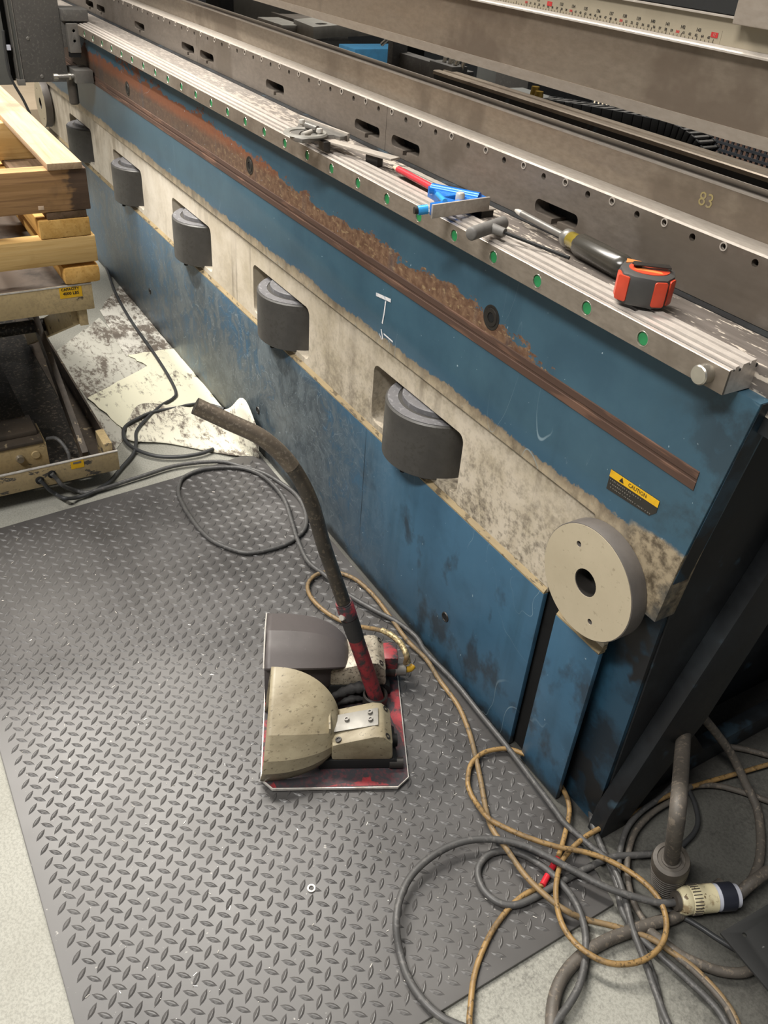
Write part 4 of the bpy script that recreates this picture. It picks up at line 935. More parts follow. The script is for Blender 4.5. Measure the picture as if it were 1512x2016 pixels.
LOOP = ([(-1.945,-0.5759,0.0884),(-1.945,-0.5661,0.0701)] + [(-1.9395,-0.5553,0.05)] + [(-1.9597,-0.5222,0.012),(-1.9391,-0.4947,0.012),(-1.9428,-0.4403,0.012),(-1.9506,-0.3875,0.012),(-1.9566,-0.3411,0.012),(-1.9679,-0.2615,0.012),(-1.9582,-0.1898,0.012),(-1.9352,-0.1265,0.012),(-1.8997,-0.0937,0.012),(-1.8338,-0.044,0.012),(-1.7608,-0.019,0.012)]
      + [(-1.6921,-0.0092,0.015),(-1.6219,-0.0195,0.015),(-1.5587,-0.0477,0.015),(-1.528,-0.0827,0.015),(-1.5099,-0.1361,0.015),(-1.5149,-0.2112,0.015),(-1.5443,-0.2493,0.015),(-1.6115,-0.2861,0.015),(-1.7061,-0.2972,0.015),(-1.8139,-0.2925,0.015),(-1.873,-0.2715,0.015),(-1.9032,-0.2421,0.015),(-1.915,-0.1822,0.015),(-1.8892,-0.1071,0.015),(-1.8478,-0.0668,0.015)]
      + [(-1.7787,-0.0503,0.02),(-1.6849,-0.05,0.02),(-1.5795,-0.0765,0.02),(-1.5083,-0.0952,0.02),(-1.4196,-0.1096,0.02),(-1.3536,-0.0955,0.02),(-1.2759,-0.0815,0.02),(-1.1995,-0.0522,0.02),(-1.1395,-0.0252,0.02),(-1.0814,-0.0134,0.02),(-1.0307,-0.0196,0.02),(-0.9383,-0.0124,0.02),(-0.8389,-0.015,0.02),(-0.7479,-0.0167,0.02)]
      + [(-0.6579,-0.0231,0.022),(-0.5918,-0.0273,0.022),(-0.5635,-0.0289,0.022),(-0.5095,-0.0186,0.022),(-0.4754,-0.0098,0.022),(-0.4432,-0.0166,0.022),(-0.4039,-0.0357,0.022),(-0.3635,-0.0588,0.022),(-0.3121,-0.0808,0.022),(-0.2558,-0.1056,0.022),(-0.2246,-0.1168,0.022)])
cable('pedal_cord', 'long thin grey cord looping on the mat then following the foot of the press', LOOP, 0.0055, 'cablegrey')
cable('cord_coil', 'short dark cord coil lying around the curled absorbent pad',
      [(-2.2177,-0.0055,0.0095),(-2.2521,-0.0272,0.0095),(-2.2788,-0.0554,0.0095),(-2.2864,-0.0975,0.0095),(-2.284,-0.1327,0.0095)] + [(-2.2814,-0.212,0.0125),(-2.2589,-0.2693,0.0125),(-2.2352,-0.3056,0.0125),(-2.2044,-0.3239,0.0125),(-2.158,-0.3334,0.0125),(-2.1119,-0.3268,0.0125),(-2.0657,-0.3047,0.0125),(-2.0291,-0.2698,0.0125),(-2.0058,-0.2187,0.0125),(-1.9989,-0.164,0.0125),(-2.0074,-0.1225,0.0125)], 0.0055, 'cabledark')
cable('tan_cable', 'tan cable from the far pedal looping near the pole base then trailing across the mat',
      [(-0.9944,-0.1,0.06)] + [(-0.9907,-0.1023,0.085),(-1.0226,-0.0948,0.085),(-1.055,-0.0998,0.085)] + [(-1.093,-0.1035,0.07)] + [(-1.1435,-0.1049,0.035)] + [(-1.1841,-0.1223,0.017),(-1.2295,-0.1469,0.017),(-1.2809,-0.1591,0.017),(-1.3246,-0.1567,0.017),(-1.3548,-0.1404,0.017),(-1.3712,-0.1107,0.017),(-1.3658,-0.0782,0.017),(-1.3426,-0.0521,0.017),(-1.3049,-0.0342,0.017),(-1.2409,-0.0267,0.017),(-1.1568,-0.0305,0.017),(-1.083,-0.0345,0.017)]
      + [(-1.0165,-0.0284,0.017),(-0.9536,-0.0362,0.017),(-0.8817,-0.0407,0.017),(-0.8204,-0.0575,0.017),(-0.7671,-0.0797,0.017),(-0.7139,-0.105,0.017),(-0.6607,-0.1321,0.017)] + [(-0.616,-0.1535,0.028),(-0.5715,-0.1551,0.028),(-0.5199,-0.1573,0.028),(-0.4745,-0.1498,0.028),(-0.4384,-0.1373,0.028)] + [(-0.4148,-0.1116,0.016),(-0.381,-0.0757,0.016),(-0.3418,-0.0414,0.016),(-0.3104,-0.0274,0.016),(-0.2748,-0.0144,0.016),(-0.2333,-0.0095,0.016),(-0.2016,-0.0122,0.016),(-0.1785,-0.0213,0.016)], 0.0050, 'cabletan2')
prop(tube('braided_sleeve', [(-1.0784,-0.1082,0.0845)] + [(-1.0542,-0.1007,0.089),(-1.0252,-0.096,0.089),(-0.9952,-0.101,0.089)] + [(-0.9898,-0.0973,0.066)], 0.0062, 'braid'), 'pale braided wire sleeve over the cable end behind the far pedal', 'cable sleeve')
cable('tan_cable', 'bright tan cable making a wide loop around the connector plug and leaving under the press',
      [(-0.5564,-0.0315,0.018),(-0.5794,-0.0047,0.018),(-0.6014,0.0106,0.018),(-0.6245,0.0182,0.018),(-0.6554,0.022,0.018),(-0.6917,0.0148,0.018),(-0.7223,0.0021,0.018),(-0.7475,-0.0204,0.018),(-0.7591,-0.0556,0.018),(-0.7564,-0.0839,0.018),(-0.7451,-0.1073,0.018),(-0.7189,-0.1305,0.018),(-0.6986,-0.1391,0.018),(-0.6762,-0.1426,0.018)]
      + [(-0.6377,-0.1522,0.036),(-0.6157,-0.1452,0.036),(-0.5728,-0.1172,0.036),(-0.532,-0.082,0.036),(-0.4982,-0.0429,0.036),(-0.4646,-0.0159,0.036),(-0.4228,0.0035,0.036),(-0.3858,0.0085,0.036),(-0.3549,-0.0012,0.036),(-0.33,-0.0246,0.036),(-0.317,-0.0557,0.036),(-0.3177,-0.0941,0.036),(-0.3323,-0.1288,0.036),(-0.3544,-0.1501,0.036),(-0.387,-0.1627,0.036),(-0.42,-0.1613,0.036)]
      + [(-0.4582,-0.1403,0.03),(-0.4877,-0.1133,0.03)] + [(-0.5128,-0.0756,0.022),(-0.526,-0.0203,0.022),(-0.5266,0.034,0.022)] + [(-0.525,0.1114,0.012),(-0.523,0.1822,0.012),(-0.5133,0.2558,0.012),(-0.4979,0.3343,0.012),(-0.4765,0.4416,0.012)], 0.0047, 'cabletan')
cable('tan_cable', 'tan cable below the red tape trailing off the mat at the bottom edge',
      [(-0.496,-0.1342,0.013),(-0.4963,-0.1535,0.013),(-0.4965,-0.1726,0.013),(-0.4934,-0.1961,0.013),(-0.485,-0.2254,0.013),(-0.4713,-0.259,0.013),(-0.4502,-0.2951,0.013),(-0.4283,-0.3233,0.013),(-0.4007,-0.3485,0.013),(-0.3673,-0.374,0.013)], 0.0047, 'cabletan')
prop(tube('tape_splice', [(-0.5573,-0.0303,0.016),(-0.5386,-0.0545,0.016),(-0.5213,-0.0794,0.016)] , 0.0047, 'cabletan'), 'short tan cable end running into the red tape', 'cable')
prop(tube('red_tape', [(-0.5202,-0.0815,0.016),(-0.5139,-0.0957,0.016),(-0.5036,-0.1176,0.016),(-0.4942,-0.1363,0.016)], 0.0056, 'redtape'), 'red electrical tape wrapped around the tan cable joint', 'tape')

cable('grey_cable', 'grey cable sweeping in a wide arc on the mat to the ivory plug',
      [(-0.3591,0.0287,0.036),(-0.3695,0.0058,0.036),(-0.3958,-0.0229,0.036),(-0.4332,-0.0553,0.036),(-0.4792,-0.0823,0.036),(-0.5234,-0.106,0.036),(-0.5617,-0.1314,0.036),(-0.5951,-0.1715,0.036),(-0.6142,-0.2176,0.036),(-0.6173,-0.2676,0.036),(-0.6067,-0.3197,0.036),(-0.5827,-0.36,0.036),(-0.5474,-0.3909,0.036)]
      + [(-0.5113,-0.4037,0.016),(-0.4728,-0.412,0.016),(-0.434,-0.4089,0.016),(-0.4032,-0.3979,0.016),(-0.3849,-0.3846,0.016),(-0.3647,-0.3719,0.016)], 0.0062, 'cablegrey')
cable('grey_cable', 'grey cable forming a small loop and a long lobe beside the mat corner',
      [(-0.4385,0.0936,0.016),(-0.457,0.0508,0.016),(-0.4771,0.003,0.016),(-0.482,-0.0519,0.016),(-0.4841,-0.1063,0.016),(-0.4839,-0.162,0.016),(-0.4895,-0.1997,0.016),(-0.509,-0.2213,0.016),(-0.5395,-0.2279,0.016),(-0.5693,-0.2147,0.016),(-0.5821,-0.1851,0.016),(-0.5758,-0.1551,0.016),(-0.5522,-0.1292,0.016)]
      + [(-0.515,-0.1147,0.02),(-0.4827,-0.1085,0.02),(-0.4431,-0.1096,0.02),(-0.4035,-0.1249,0.02),(-0.3713,-0.1514,0.02),(-0.3429,-0.1868,0.02),(-0.3279,-0.2199,0.02),(-0.318,-0.2528,0.02),(-0.3074,-0.2788,0.02)], 0.0060, 'cablegrey')
cable('thick_cable', 'thick dusty cable arching off the bottom edge of the picture near the mat corner',
      [(-0.351,0.1366,0.015),(-0.3495,0.0732,0.015),(-0.3472,0.023,0.015),(-0.3563,-0.0151,0.015),(-0.3651,-0.0573,0.015),(-0.3729,-0.1059,0.015),(-0.3736,-0.1585,0.015),(-0.3632,-0.2034,0.015),(-0.343,-0.2383,0.015),(-0.3095,-0.2712,0.015)], 0.0100, 'cablebrown')
cable('thick_cable', 'thick dusty cable passing beneath the black stand plate',
      [(-0.2306,0.0938,0.013),(-0.2301,0.0574,0.013),(-0.2452,0.0282,0.013),(-0.2668,0.0065,0.013),(-0.2992,-0.0153,0.013),(-0.3325,-0.0261,0.013),(-0.3589,-0.0334,0.013)], 0.0080, 'cablebrown')
cable('grey_cable', 'grey cable emerging from under the corner of the press, left of the pair',
      [(-0.5958,0.0654,0.012),(-0.5718,0.0413,0.012),(-0.5352,0.0169,0.012),(-0.4949,0.0017,0.012),(-0.4578,-0.0115,0.012),(-0.4197,-0.0289,0.012),(-0.3659,-0.0555,0.012),(-0.3269,-0.0649,0.012),(-0.2818,-0.0862,0.012),(-0.2307,-0.1193,0.012)], 0.0058, 'cablegrey')
cable('grey_cable', 'outer of two grey cables arching out from under the press end',
      [(-0.5376,0.2242,0.012),(-0.5267,0.1728,0.012),(-0.5212,0.1141,0.012),(-0.5052,0.0647,0.012),(-0.4708,0.0161,0.012),(-0.4298,-0.0251,0.012),(-0.3924,-0.048,0.012),(-0.3502,-0.0507,0.012),(-0.3055,-0.0422,0.012),(-0.2612,-0.0331,0.012),(-0.216,-0.0273,0.012),(-0.1803,-0.0352,0.012)], 0.0055, 'cablegrey')
cable('grey_cable', 'inner of two grey cables arching out from under the press end',
      [(-0.516,0.241,0.015),(-0.5104,0.1945,0.015),(-0.5085,0.1337,0.015),(-0.4932,0.0744,0.015),(-0.4625,0.0276,0.015),(-0.4269,-0.0044,0.015),(-0.3908,-0.0232,0.015),(-0.3469,-0.0291,0.015),(-0.3027,-0.0238,0.015),(-0.2629,-0.0157,0.015),(-0.2149,-0.0131,0.015),(-0.1743,-0.027,0.015)], 0.0052, 'cablebrown')
cable('thin_cable', 'thin dark cable curling around the ribbed boot', [(-0.5644,0.2734,0.012),(-0.5233,0.2391,0.012),(-0.4885,0.2219,0.012),(-0.4585,0.1986,0.012),(-0.4436,0.1718,0.012),(-0.4369,0.1374,0.012),(-0.4319,0.1132,0.012)], 0.0045, 'cabledark')
cable('thin_cable', 'thin dark cable running from the plug towards the black stand', [(-0.3699,0.0129,0.011),(-0.3415,0.0363,0.011),(-0.3152,0.0493,0.011),(-0.2914,0.0584,0.011),(-0.2618,0.072,0.011),(-0.2282,0.092,0.011)], 0.0045, 'cabledark')
cable('thick_cable', 'thick dark cable hanging out of the press end cavity to the floor at right',
      [(-0.5443,0.1603,0.27)] + [(-0.5421,0.195,0.23)] + [(-0.5281,0.2609,0.15)] + [(-0.5025,0.3067,0.085)] + [(-0.4657,0.3243,0.035)] + [(-0.4221,0.3179,0.01),(-0.3753,0.2704,0.01),(-0.3443,0.2244,0.01),(-0.328,0.1758,0.01),(-0.3291,0.1263,0.01)], 0.0080, 'cablebrown')
cable('thin_cable', 'dusty cable lying on the floor behind the ribbed boot', [(-0.5226,0.092,0.01),(-0.5256,0.1592,0.01),(-0.5239,0.2242,0.01),(-0.5011,0.2821,0.01),(-0.47,0.3169,0.01),(-0.4193,0.3559,0.01)], 0.0055, 'cablebrown')
cable('thin_cable', 'pale dusty cable on the floor under the press at the right edge', [(-0.575,0.3356,0.01),(-0.5509,0.3819,0.01),(-0.5263,0.4129,0.01),(-0.4838,0.4519,0.01)], 0.006, 'cablebrown')
# ribbed boot and its upright conduit
bb = [(-0.3994,0.0615,0)][0]; bt = [(-0.3966,0.0316,0.105)][0]
boot = thing('strain_relief_boot', 'ribbed grey rubber boot with an upright conduit leading up into the press', 'cable fitting', bb)
ax = (Vector(bt) - Vector(bb)); Lb = ax.length; FB = along(bb, ax)
prof = [(0, 0), (0.023, 0)]
for i in range(8):
    h = 0.004 + i * 0.0092; r = 0.0255 + i * 0.0005
    prof += [(r - 0.003, h), (r - 0.003, h + 0.003), (r + 0.001, h + 0.0042), (r + 0.001, h + 0.0080), (r - 0.003, h + 0.0092)]
prof += [(0.0300, 0.080), (0.0305, Lb - 0.012), (0.0285, Lb - 0.002), (0.022, Lb), (0.021, Lb - 0.002), (0.016, Lb - 0.002), (0.0155, Lb), (0, Lb)]
lathe('boot', prof, FB, 'bootgrey', boot, 40, 30)
tube('conduit', [bt] + [(-0.395,-0.0155,0.2608)] + [(-0.475,0.093,0.222)] + [(-0.55,0.1934,0.1816)] + [(-0.6,0.2489,0.1555)], 0.0125, 'cablebrown', boot, 6, 16)
# ivory plug
p0, p1 = Vector([(-0.3603,0.03,0.036)][0]), Vector([(-0.3178,0.1289,0.036)][0])
plug = thing('connector_plug', 'ivory and navy cable connector plug lying beside the ribbed boot', 'connector', (p0 + p1) / 2 - Vector((0, 0, 0.036)))
d = p1 - p0; L = d.length; FPg = along(p0, d)
lathe('ring', [(0.0062, -0.004), (0.015, -0.003), (0.016, 0.006), (0.0062, 0.006)], FPg, 'bootgrey', plug, 28)
lathe('plug_body', [(0, 0.004), (0.019, 0.004), (0.0225, 0.010), (0.0225, L * 0.18), (0.0215, L * 0.2), (0.0225, L * 0.22), (0.0235, L * 0.36), (0.0225, L * 0.38), (0.0225, L * 0.60), (0, L * 0.60)], FPg, 'ivory', plug, 32)
bm = bmesh.new()
for i in range(28):
    a = 2 * math.pi * i / 28; add_box(bm, (-0.0008, -0.0007, L * 0.21), (0.0008, 0.0007, L * 0.34), FPg @ Matrix.Rotation(a, 4, 'Z') @ Matrix.Translation((0.0232, 0, 0)))
from_bm('knurl', bm, 'bootgrey', plug)
lathe('white_ring', [(0, L * 0.60), (0.0215, L * 0.60), (0.0215, L * 0.665), (0, L * 0.665)], FPg, 'whiteplastic', plug, 32)
lathe('navy_sleeve', [(0, L * 0.665), (0.0225, L * 0.665), (0.0225, L * 0.90), (0.021, L * 0.91), (0, L * 0.91)], FPg, 'navy', plug, 32)
lathe('white_collar', [(0, L * 0.91), (0.0195, L * 0.91), (0.0185, L * 0.985), (0, L * 0.985)], FPg, 'whiteplastic', plug, 32)
tube('lead', [p1] + [(-0.3182,0.1577,0.05),(-0.3191,0.1998,0.05)], 0.010, 'cablebrown', plug, 5, 12)
# black stand at the right edge
q = [(-0.3052,0.1295,0.16),(-0.2605,-0.0323,0.16)]
A, B = Vector(q[0]), Vector(q[1]); Cc = Vector([(-0.1736,-0.0363,0.16)][0])
ux = (Cc - B).normalized(); uy = (A - B).normalized(); 
st = thing('metal_stand', 'matt black sheet-metal stand top cut off by the right edge', 'stand', (B.x + 0.08, B.y + 0.05, 0))
FS = frame((B.x, B.y, 0.16), ux, (A - B))
holes = [circle(0.018, 0.030, 0.0032, 12), circle(0.014, 0.095, 0.0032, 12)]
slab('stand_top', [(0, 0), (0.22, 0), (0.22, 0.26), (0, 0.26)], holes, 0.004, FS, 'boxblack', st, 0.0006)
lg = Vector([(-0.1846,0.0035,0)][0])
for u, v in ((0.12, 0.03), (0.19, 0.03), (0.19, 0.23), (0.12, 0.23)):
    p = FS @ Vector((u, v, 0)); tube('stand_leg', [(p.x, p.y, 0.0), (p.x, p.y, 0.156)], 0.012, 'cablebrown', st, 0, 16)
# ------------------------------------------------------------------ tools on the bed top
ZT = 0.9245
# steel rule under the blue square, with the protractor's own blade behind it
def bar(name, a, b, w, z0, z1, mat, parent, side=1):
    """flat bar from a to b (x, y) in plan, width w to one side"""
    a = Vector((a[0], a[1], 0)); b = Vector((b[0], b[1], 0)); L = (b - a).length
    F = frame((a.x, a.y, 0), b - a, (0, 0, 1)) if False else frame((a.x, a.y, z1), b - a, Vector((0, 0, 1)).cross(b - a))
    return slab(name, [(0, 0), (L, 0), (L, w), (0, w)], [], z1 - z0, F, mat, parent, 0.0006), F
# combination square
r0 = [(-1.3756,0.0304,0.93),(-1.1071,0.0313,0.93)]; r1 = [(-1.3958,0.0805,0.93),(-1.1054,0.0733,0.93)]
a0, a1 = Vector(r0[0]), Vector(r0[1])
sq = thing('combination_square', 'blue-headed combination square lying on its steel rule on the bed', 'measuring tool', (-1.16, 0.03, 0.9245))
rw = (Vector(r1[1]) - a1).dot(Vector((0, 0, 1)).cross(a1 - a0).normalized())
rule, FR = bar('steel_rule', a0, a1, 0.030, 0.9275, 0.9300, 'bevel', sq)
L = (a1 - a0).length
slab('rule_groove', [(0.002, 0.014), (L - 0.002, 0.014), (L - 0.002, 0.0165), (0.002, 0.0165)], [], 0.0002, FR @ Matrix.Translation((0, 0, 0.0003)), 'dullsteel', rule)
box('rule_rest', (L - 0.030, 0.003, -0.0135), (L - 0.002, 0.027, -0.0026), 'darksteel', sq, 0.0005, FR)
# blue head: hollow triangle with a bright ground face
h = [(-1.1009,-0.0696,0.95),(-1.1094,0.0428,0.95)]; g0, g1 = Vector(h[0]), Vector(h[1])
fd = (g1 - g0); Lh = fd.length; FHd = frame((g0.x, g0.y, 0.950), fd, Vector((0, 0, 1)).cross(fd))
apex = FHd.inverted() @ Vector([(-1.1967,-0.0158,0.95)][0]); ap2 = FHd.inverted() @ Vector([(-1.1453,0.0433,0.95)][0])
out = [(0.0, 0.0), (Lh, 0.0), (ap2.x, ap2.y), (apex.x, apex.y), (apex.x - 0.004, apex.y - 0.022), (Lh * 0.32, 0.022), (Lh * 0.28, 0.012), (0.004, 0.012)]
slab('square_head', out, [[(Lh * 0.46, 0.010), (Lh * 0.68, 0.010), (Lh * 0.62, 0.030), (Lh * 0.40, 0.030)]], 0.018, FHd @ Matrix.Translation((0, 0, -0.001)), 'bluealu', sq, 0.0015)
slab('ground_face', [(-0.002, 0.0), (Lh + 0.002, 0.0), (Lh + 0.002, -0.004), (-0.002, -0.004)], [], 0.021, FHd, 'bevel', sq, 0.0004)
mid = (Vector((apex.x, apex.y - 0.008, 0)) + Vector((Lh * 0.9, 0.01, 0))) / 2
tube('head_spine', [FHd @ Vector((apex.x, apex.y - 0.010, -0.004)), FHd @ Vector((Lh * 0.9, 0.008, -0.004))], 0.0095, 'bluealu', sq, 0, 18)
tube('head_web', [FHd @ Vector((Lh * 0.36, 0.040, 0.0)), FHd @ Vector((Lh * 0.24, 0.004, 0.0))], 0.0045, 'bluelight', sq, 0, 12)
lathe('clamp_nut', [(0, 0.006), (0.006, 0.006), (0.0075, 0.003), (0.0075, -0.008), (0, -0.008)], FHd @ Matrix.Translation((Lh * 0.57, 0.012, 0.002)), 'bright', sq, 14)
tube('scriber_knob', [FHd @ Vector((-0.006, 0.004, -0.008)), FHd @ Vector((-0.020, 0.010, -0.010))], 0.0072, 'bluelight', sq, 0, 16)
tube('scriber_tip', [FHd @ Vector((-0.020, 0.010, -0.010)), FHd @ Vector((-0.026, 0.012, -0.010))], 0.0055, 'darksteel', sq, 0, 14)
# red pencil
pa, pb_ = Vector([(-1.3789,0.0301,0.931)][0]), Vector([(-1.233,0.0234,0.931)][0]); pd = (pb_ - pa).normalized()
pen = thing('pencil', 'red carpenter pencil lying beside the blue square with its pale tip outward', 'pencil', pa.lerp(pb_, 0.5) - Vector((0, 0, 0.006)))
tube('pencil_barrel', [pa + pd * 0.016, pb_], 0.0062, 'redalu', pen, 0, 8)
tube('pencil_tip', [pa, pa + pd * 0.016], [0.0030, 0.0058], 'pencilwood', pen, 0, 8)
# protractor head with its blade
pr = thing('bevel_protractor', 'steel protractor head with round turret and long flat blade, farthest of the tools', 'measuring tool', (-1.62, 0.05, 0.9245))
b0, b1 = Vector([(-1.5538,-0.0218,0.941)][0]), Vector([(-1.3958,0.0329,0.941)][0])
bl, FBl = bar('protractor_blade', b0, b1, 0.026, 0.9370, 0.9410, 'bevel', pr)
box('blade_rest', (0.10, 0.006, -0.0235), (0.13, 0.022, -0.0042), 'darksteel', pr, 0.0005, FBl)
ZP = 0.9485
PT = lambda P: [(p[0], p[1]) for p in P]
FW = frame((0, 0, ZP), (1, 0, 0), (0, 1, 0))
ol = PT([(-1.7227,0.007,0.9485),(-1.7006,-0.0055,0.9485),(-1.658,-0.0302,0.9485),(-1.6256,-0.0503,0.9485),(-1.6092,-0.0675,0.9485),(-1.592,-0.079,0.9485),(-1.5759,-0.084,0.9485),(-1.5609,-0.0836,0.9485),(-1.5425,-0.0766,0.9485),(-1.5462,-0.0565,0.9485),(-1.5575,-0.0312,0.9485),(-1.5655,-0.0093,0.9485),(-1.5628,0.0026,0.9485),(-1.5468,0.0064,0.9485),(-1.5467,0.0164,0.9485),(-1.5549,0.0283,0.9485)])
wn = PT([(-1.5842,-0.0637,0.9485),(-1.6032,-0.0502,0.9485),(-1.6135,-0.0362,0.9485),(-1.6093,-0.0272,0.9485),(-1.5901,-0.0312,0.9485),(-1.5694,-0.046,0.9485),(-1.5599,-0.0605,0.9485),(-1.564,-0.0693,0.9485)])
cen = Vector((sum(p[0] for p in wn) / len(wn), sum(p[1] for p in wn) / len(wn), ZP))
slab('protractor_body', ol, [wn], 0.0075, FW, 'dullsteel', pr, 0.0008)
ea, eb = Vector([(-1.7227,0.007,0.9485)][0]), Vector([(-1.5549,0.0283,0.9485)][0])
ev = (eb - ea).normalized(); nv = Vector((0, 0, 1)).cross(ev); Le = (eb - ea).length
slab('straight_edge', [(-0.002, -0.002), (Le + 0.002, -0.002), (Le + 0.002, 0.0035), (-0.002, 0.0035)], [], 0.015, frame(ea + Vector((0, 0, 0.0035)), ev, nv), 'bevel', pr, 0.0004)
rr0 = max((Vector((p[0], p[1], ZP)) - cen).length for p in wn)
lathe('turret_ring', [(rr0 * 0.98, 0.0), (rr0 * 0.98, 0.002), (rr0 * 1.05, 0.0032), (rr0 * 1.32, 0.0032), (rr0 * 1.40, 0.0)], ZUP(cen), 'galv', pr, 40)
for q in [(-1.6478,-0.0261,0.9485),(-1.5674,-0.0272,0.9485)]:
    lathe('thumb_screw', [(0, 0.012), (0.0055, 0.012), (0.0065, 0.009), (0.0065, 0.005), (0.004, 0.004), (0.004, 0.0), (0, 0.0)], ZUP(q), 'bright', pr, 14)
tube('level_vial', [(-1.6165,-0.0316,0.957),(-1.5792,-0.0258,0.957)], 0.0058, 'dullsteel', pr, 0, 14)
tube('clamp_rod', [(-1.5722,-0.0609,0.95),(-1.5919,-0.0315,0.95)], 0.0046, 'bright', pr, 0, 12)
ft = Vector([(-1.5519,-0.0351,0.9485)][0]); 
box('body_foot', (-0.010, 0.004, -0.0240), (0.012, 0.018, -0.0072), 'darksteel', pr, 0.001, ZUP(ft))
# T-handle hex key
t0, t1 = Vector([(-0.9974,-0.0694,0.9355)][0]), Vector([(-1.0275,0.0152,0.9355)][0])
tk = thing('hex_key', 'grey T-handled hex key lying across the guide rail', 'hand tool', (t0 + t1) / 2 - Vector((0, 0, 0.011)))
bm = bmesh.new(); N = 40; P = [t0.lerp(t1, i / N) for i in range(N + 1)]
tube_bm(bm, P, [0.0100 * (0.80 if i in (0, N) else 1.0) * (1.0 if i % 2 else 0.965) for i in range(N + 1)], 16)
autosmooth(from_bm('cross_grip', bm, 'thandle', tk), 60)
m = t0.lerp(t1, 0.56); s1 = Vector([(-0.9875,-0.0131,0.935)][0])
tube('stem_grip', [m, s1], [0.0085, 0.0062], 'thandle', tk, 0, 14)
tube('hex_rod', [s1 - (s1 - m) * 0.1, Vector([(-0.8832,0.0255,0.9265)][0])], 0.0027, 'boxblack', tk, 0, 6)
# screwdriver
v0, v1 = Vector([(-1.0783,0.0777,0.934)][0]), Vector([(-0.9437,0.0677,0.934)][0]); v2 = Vector([(-0.913,0.0606,0.936)][0]); v3 = Vector([(-0.8039,0.0531,0.936)][0])
sd = thing('screwdriver', 'flat screwdriver with dirty amber handle lying against the holed plate', 'hand tool', v1 - Vector((0, 0, 0.018)))
tube('shaft', [v0 + (v1 - v0) * 0.14, v1], 0.0052, 'dullsteel', sd, 0, 16)
tube('blade_tip', [v0, v0 + (v1 - v0) * 0.05, v0 + (v1 - v0) * 0.14], [0.0022, 0.0040, 0.0052], 'bright', sd, 0, 16)
dv = (v3 - v2).normalized()
tube('collar', [v1 - dv * 0.004, v1 + dv * 0.002, v1 + dv * 0.010, v1 + dv * 0.014], [0.0085, 0.0130, 0.0135, 0.0115], 'dullsteel', sd, 0, 20)
tube('handle_neck', [v1 + dv * 0.013, v2 + dv * 0.004, v2 + dv * 0.010], [0.0118, 0.0125, 0.0150], 'amber', sd, 0, 20)
bm = bmesh.new(); F = along(v2 + dv * 0.008, dv); Lg = (v3 - v2).length
rings = []
for h_, r in ((0, 0.0148), (0.004, 0.0165), (Lg - 0.016, 0.0170), (Lg - 0.006, 0.0155), (Lg - 0.002, 0.012)):
    rings.append([bm.verts.new(F @ Vector((r * (1.0 if k % 3 else 0.95) * math.cos(2 * math.pi * k / 24), r * (1.0 if k % 3 else 0.95) * math.sin(2 * math.pi * k / 24), h_))) for k in range(24)])
for A_, B_ in zip(rings, rings[1:]):
    for k in range(24): bm.faces.new([A_[k], A_[(k + 1) % 24], B_[(k + 1) % 24], B_[k]])
bm.faces.new(rings[0][::-1]); bm.faces.new(rings[-1]); bmesh.ops.recalc_face_normals(bm, faces=bm.faces)
autosmooth(from_bm('handle', bm, 'handleblack', sd), 40)
# tape measure lying on its side
tm = Vector([(-0.7268,0.0139,0.9245)][0])
tape = thing('tape_measure', 'orange and grey tape measure lying on its side on the bed', 'measuring tool', tm)
TF = frame((tm.x, tm.y, 0.9245), (0.70, 0.55, 0), (-0.55, 0.70, 0))
oc = [(-0.029, -0.028), (-0.014, -0.0355), (0.014, -0.0355), (0.029, -0.028), (0.036, -0.008), (0.034, 0.016), (0.020, 0.030), (-0.034, 0.030), (-0.037, -0.004)]
def grow(P, k): return [(p[0] * k, p[1] * k) for p in P]
slab('tape_case', grow(oc, 0.985), [], 0.040, TF @ Matrix.Translation((0, 0, 0.0405)), 'gripgrey', tape, 0.007)
def wallpatch(i0, i1, t0_, t1_, name, mat):
    a = Vector((oc[i0][0], oc[i0][1], 0)); b = Vector((oc[i1][0], oc[i1][1], 0)); p, q_ = a.lerp(b, t0_), a.lerp(b, t1_)
    n = Vector((b.y - a.y, a.x - b.x, 0)).normalized()
    F = TF @ Matrix(((q_ - p).normalized().to_4d(), (0, 0, 1, 0), n.to_4d(), (p.x, p.y, 0, 1))).transposed()
    F = frame(TF @ p, (TF.to_3x3() @ (q_ - p)), (0, 0, 1))
    slab(name, rrect(0, 0.005, (q_ - p).length, 0.037, 0.003), [], 0.003, F @ Matrix.Translation((0, 0, 0.0012)), mat, tape, 0.0008)
wallpatch(0, 1, -0.25, 0.75, 'side_panel', 'orange'); wallpatch(2, 3, 0.0, 1.0, 'side_panel', 'orange'); wallpatch(8, 0, 0.2, 0.95, 'side_panel', 'orange'); wallpatch(3, 4, 0.3, 1.0, 'side_panel', 'orange')
slab('case_badge', [(0.026 * math.cos(t), 0.022 * math.sin(t) + 0.001) for t in [math.radians(a) for a in range(0, 360, 15)]], [], 0.0012, TF @ Matrix.Translation((0.001, -0.001, 0.0414)), 'orange', tape, 0.0005)
slab('case_label', [(-0.030, 0.010), (-0.012, 0.024), (-0.031, 0.0265)], [], 0.0008, TF @ Matrix.Translation((0, 0, 0.0413)), 'orangelight', tape)
slab('case_label', [(-0.018, -0.013), (0.020, -0.013), (0.016, -0.006), (-0.010, -0.004)], [], 0.0004, TF @ Matrix.Translation((0, 0, 0.0418)), 'orangelight', tape)
slab('belt_clip', [(-0.022, 0.001), (-0.019, 0.009), (-0.010, 0.010), (-0.006, 0.006), (0.026, 0.008), (0.027, -0.006), (-0.006, -0.005), (-0.018, -0.006)], [], 0.0016, TF @ Matrix.Translation((0, 0, 0.0465)) @ Matrix.Rotation(0.25, 4, 'Z'), 'darksteel', tape, 0.0005)
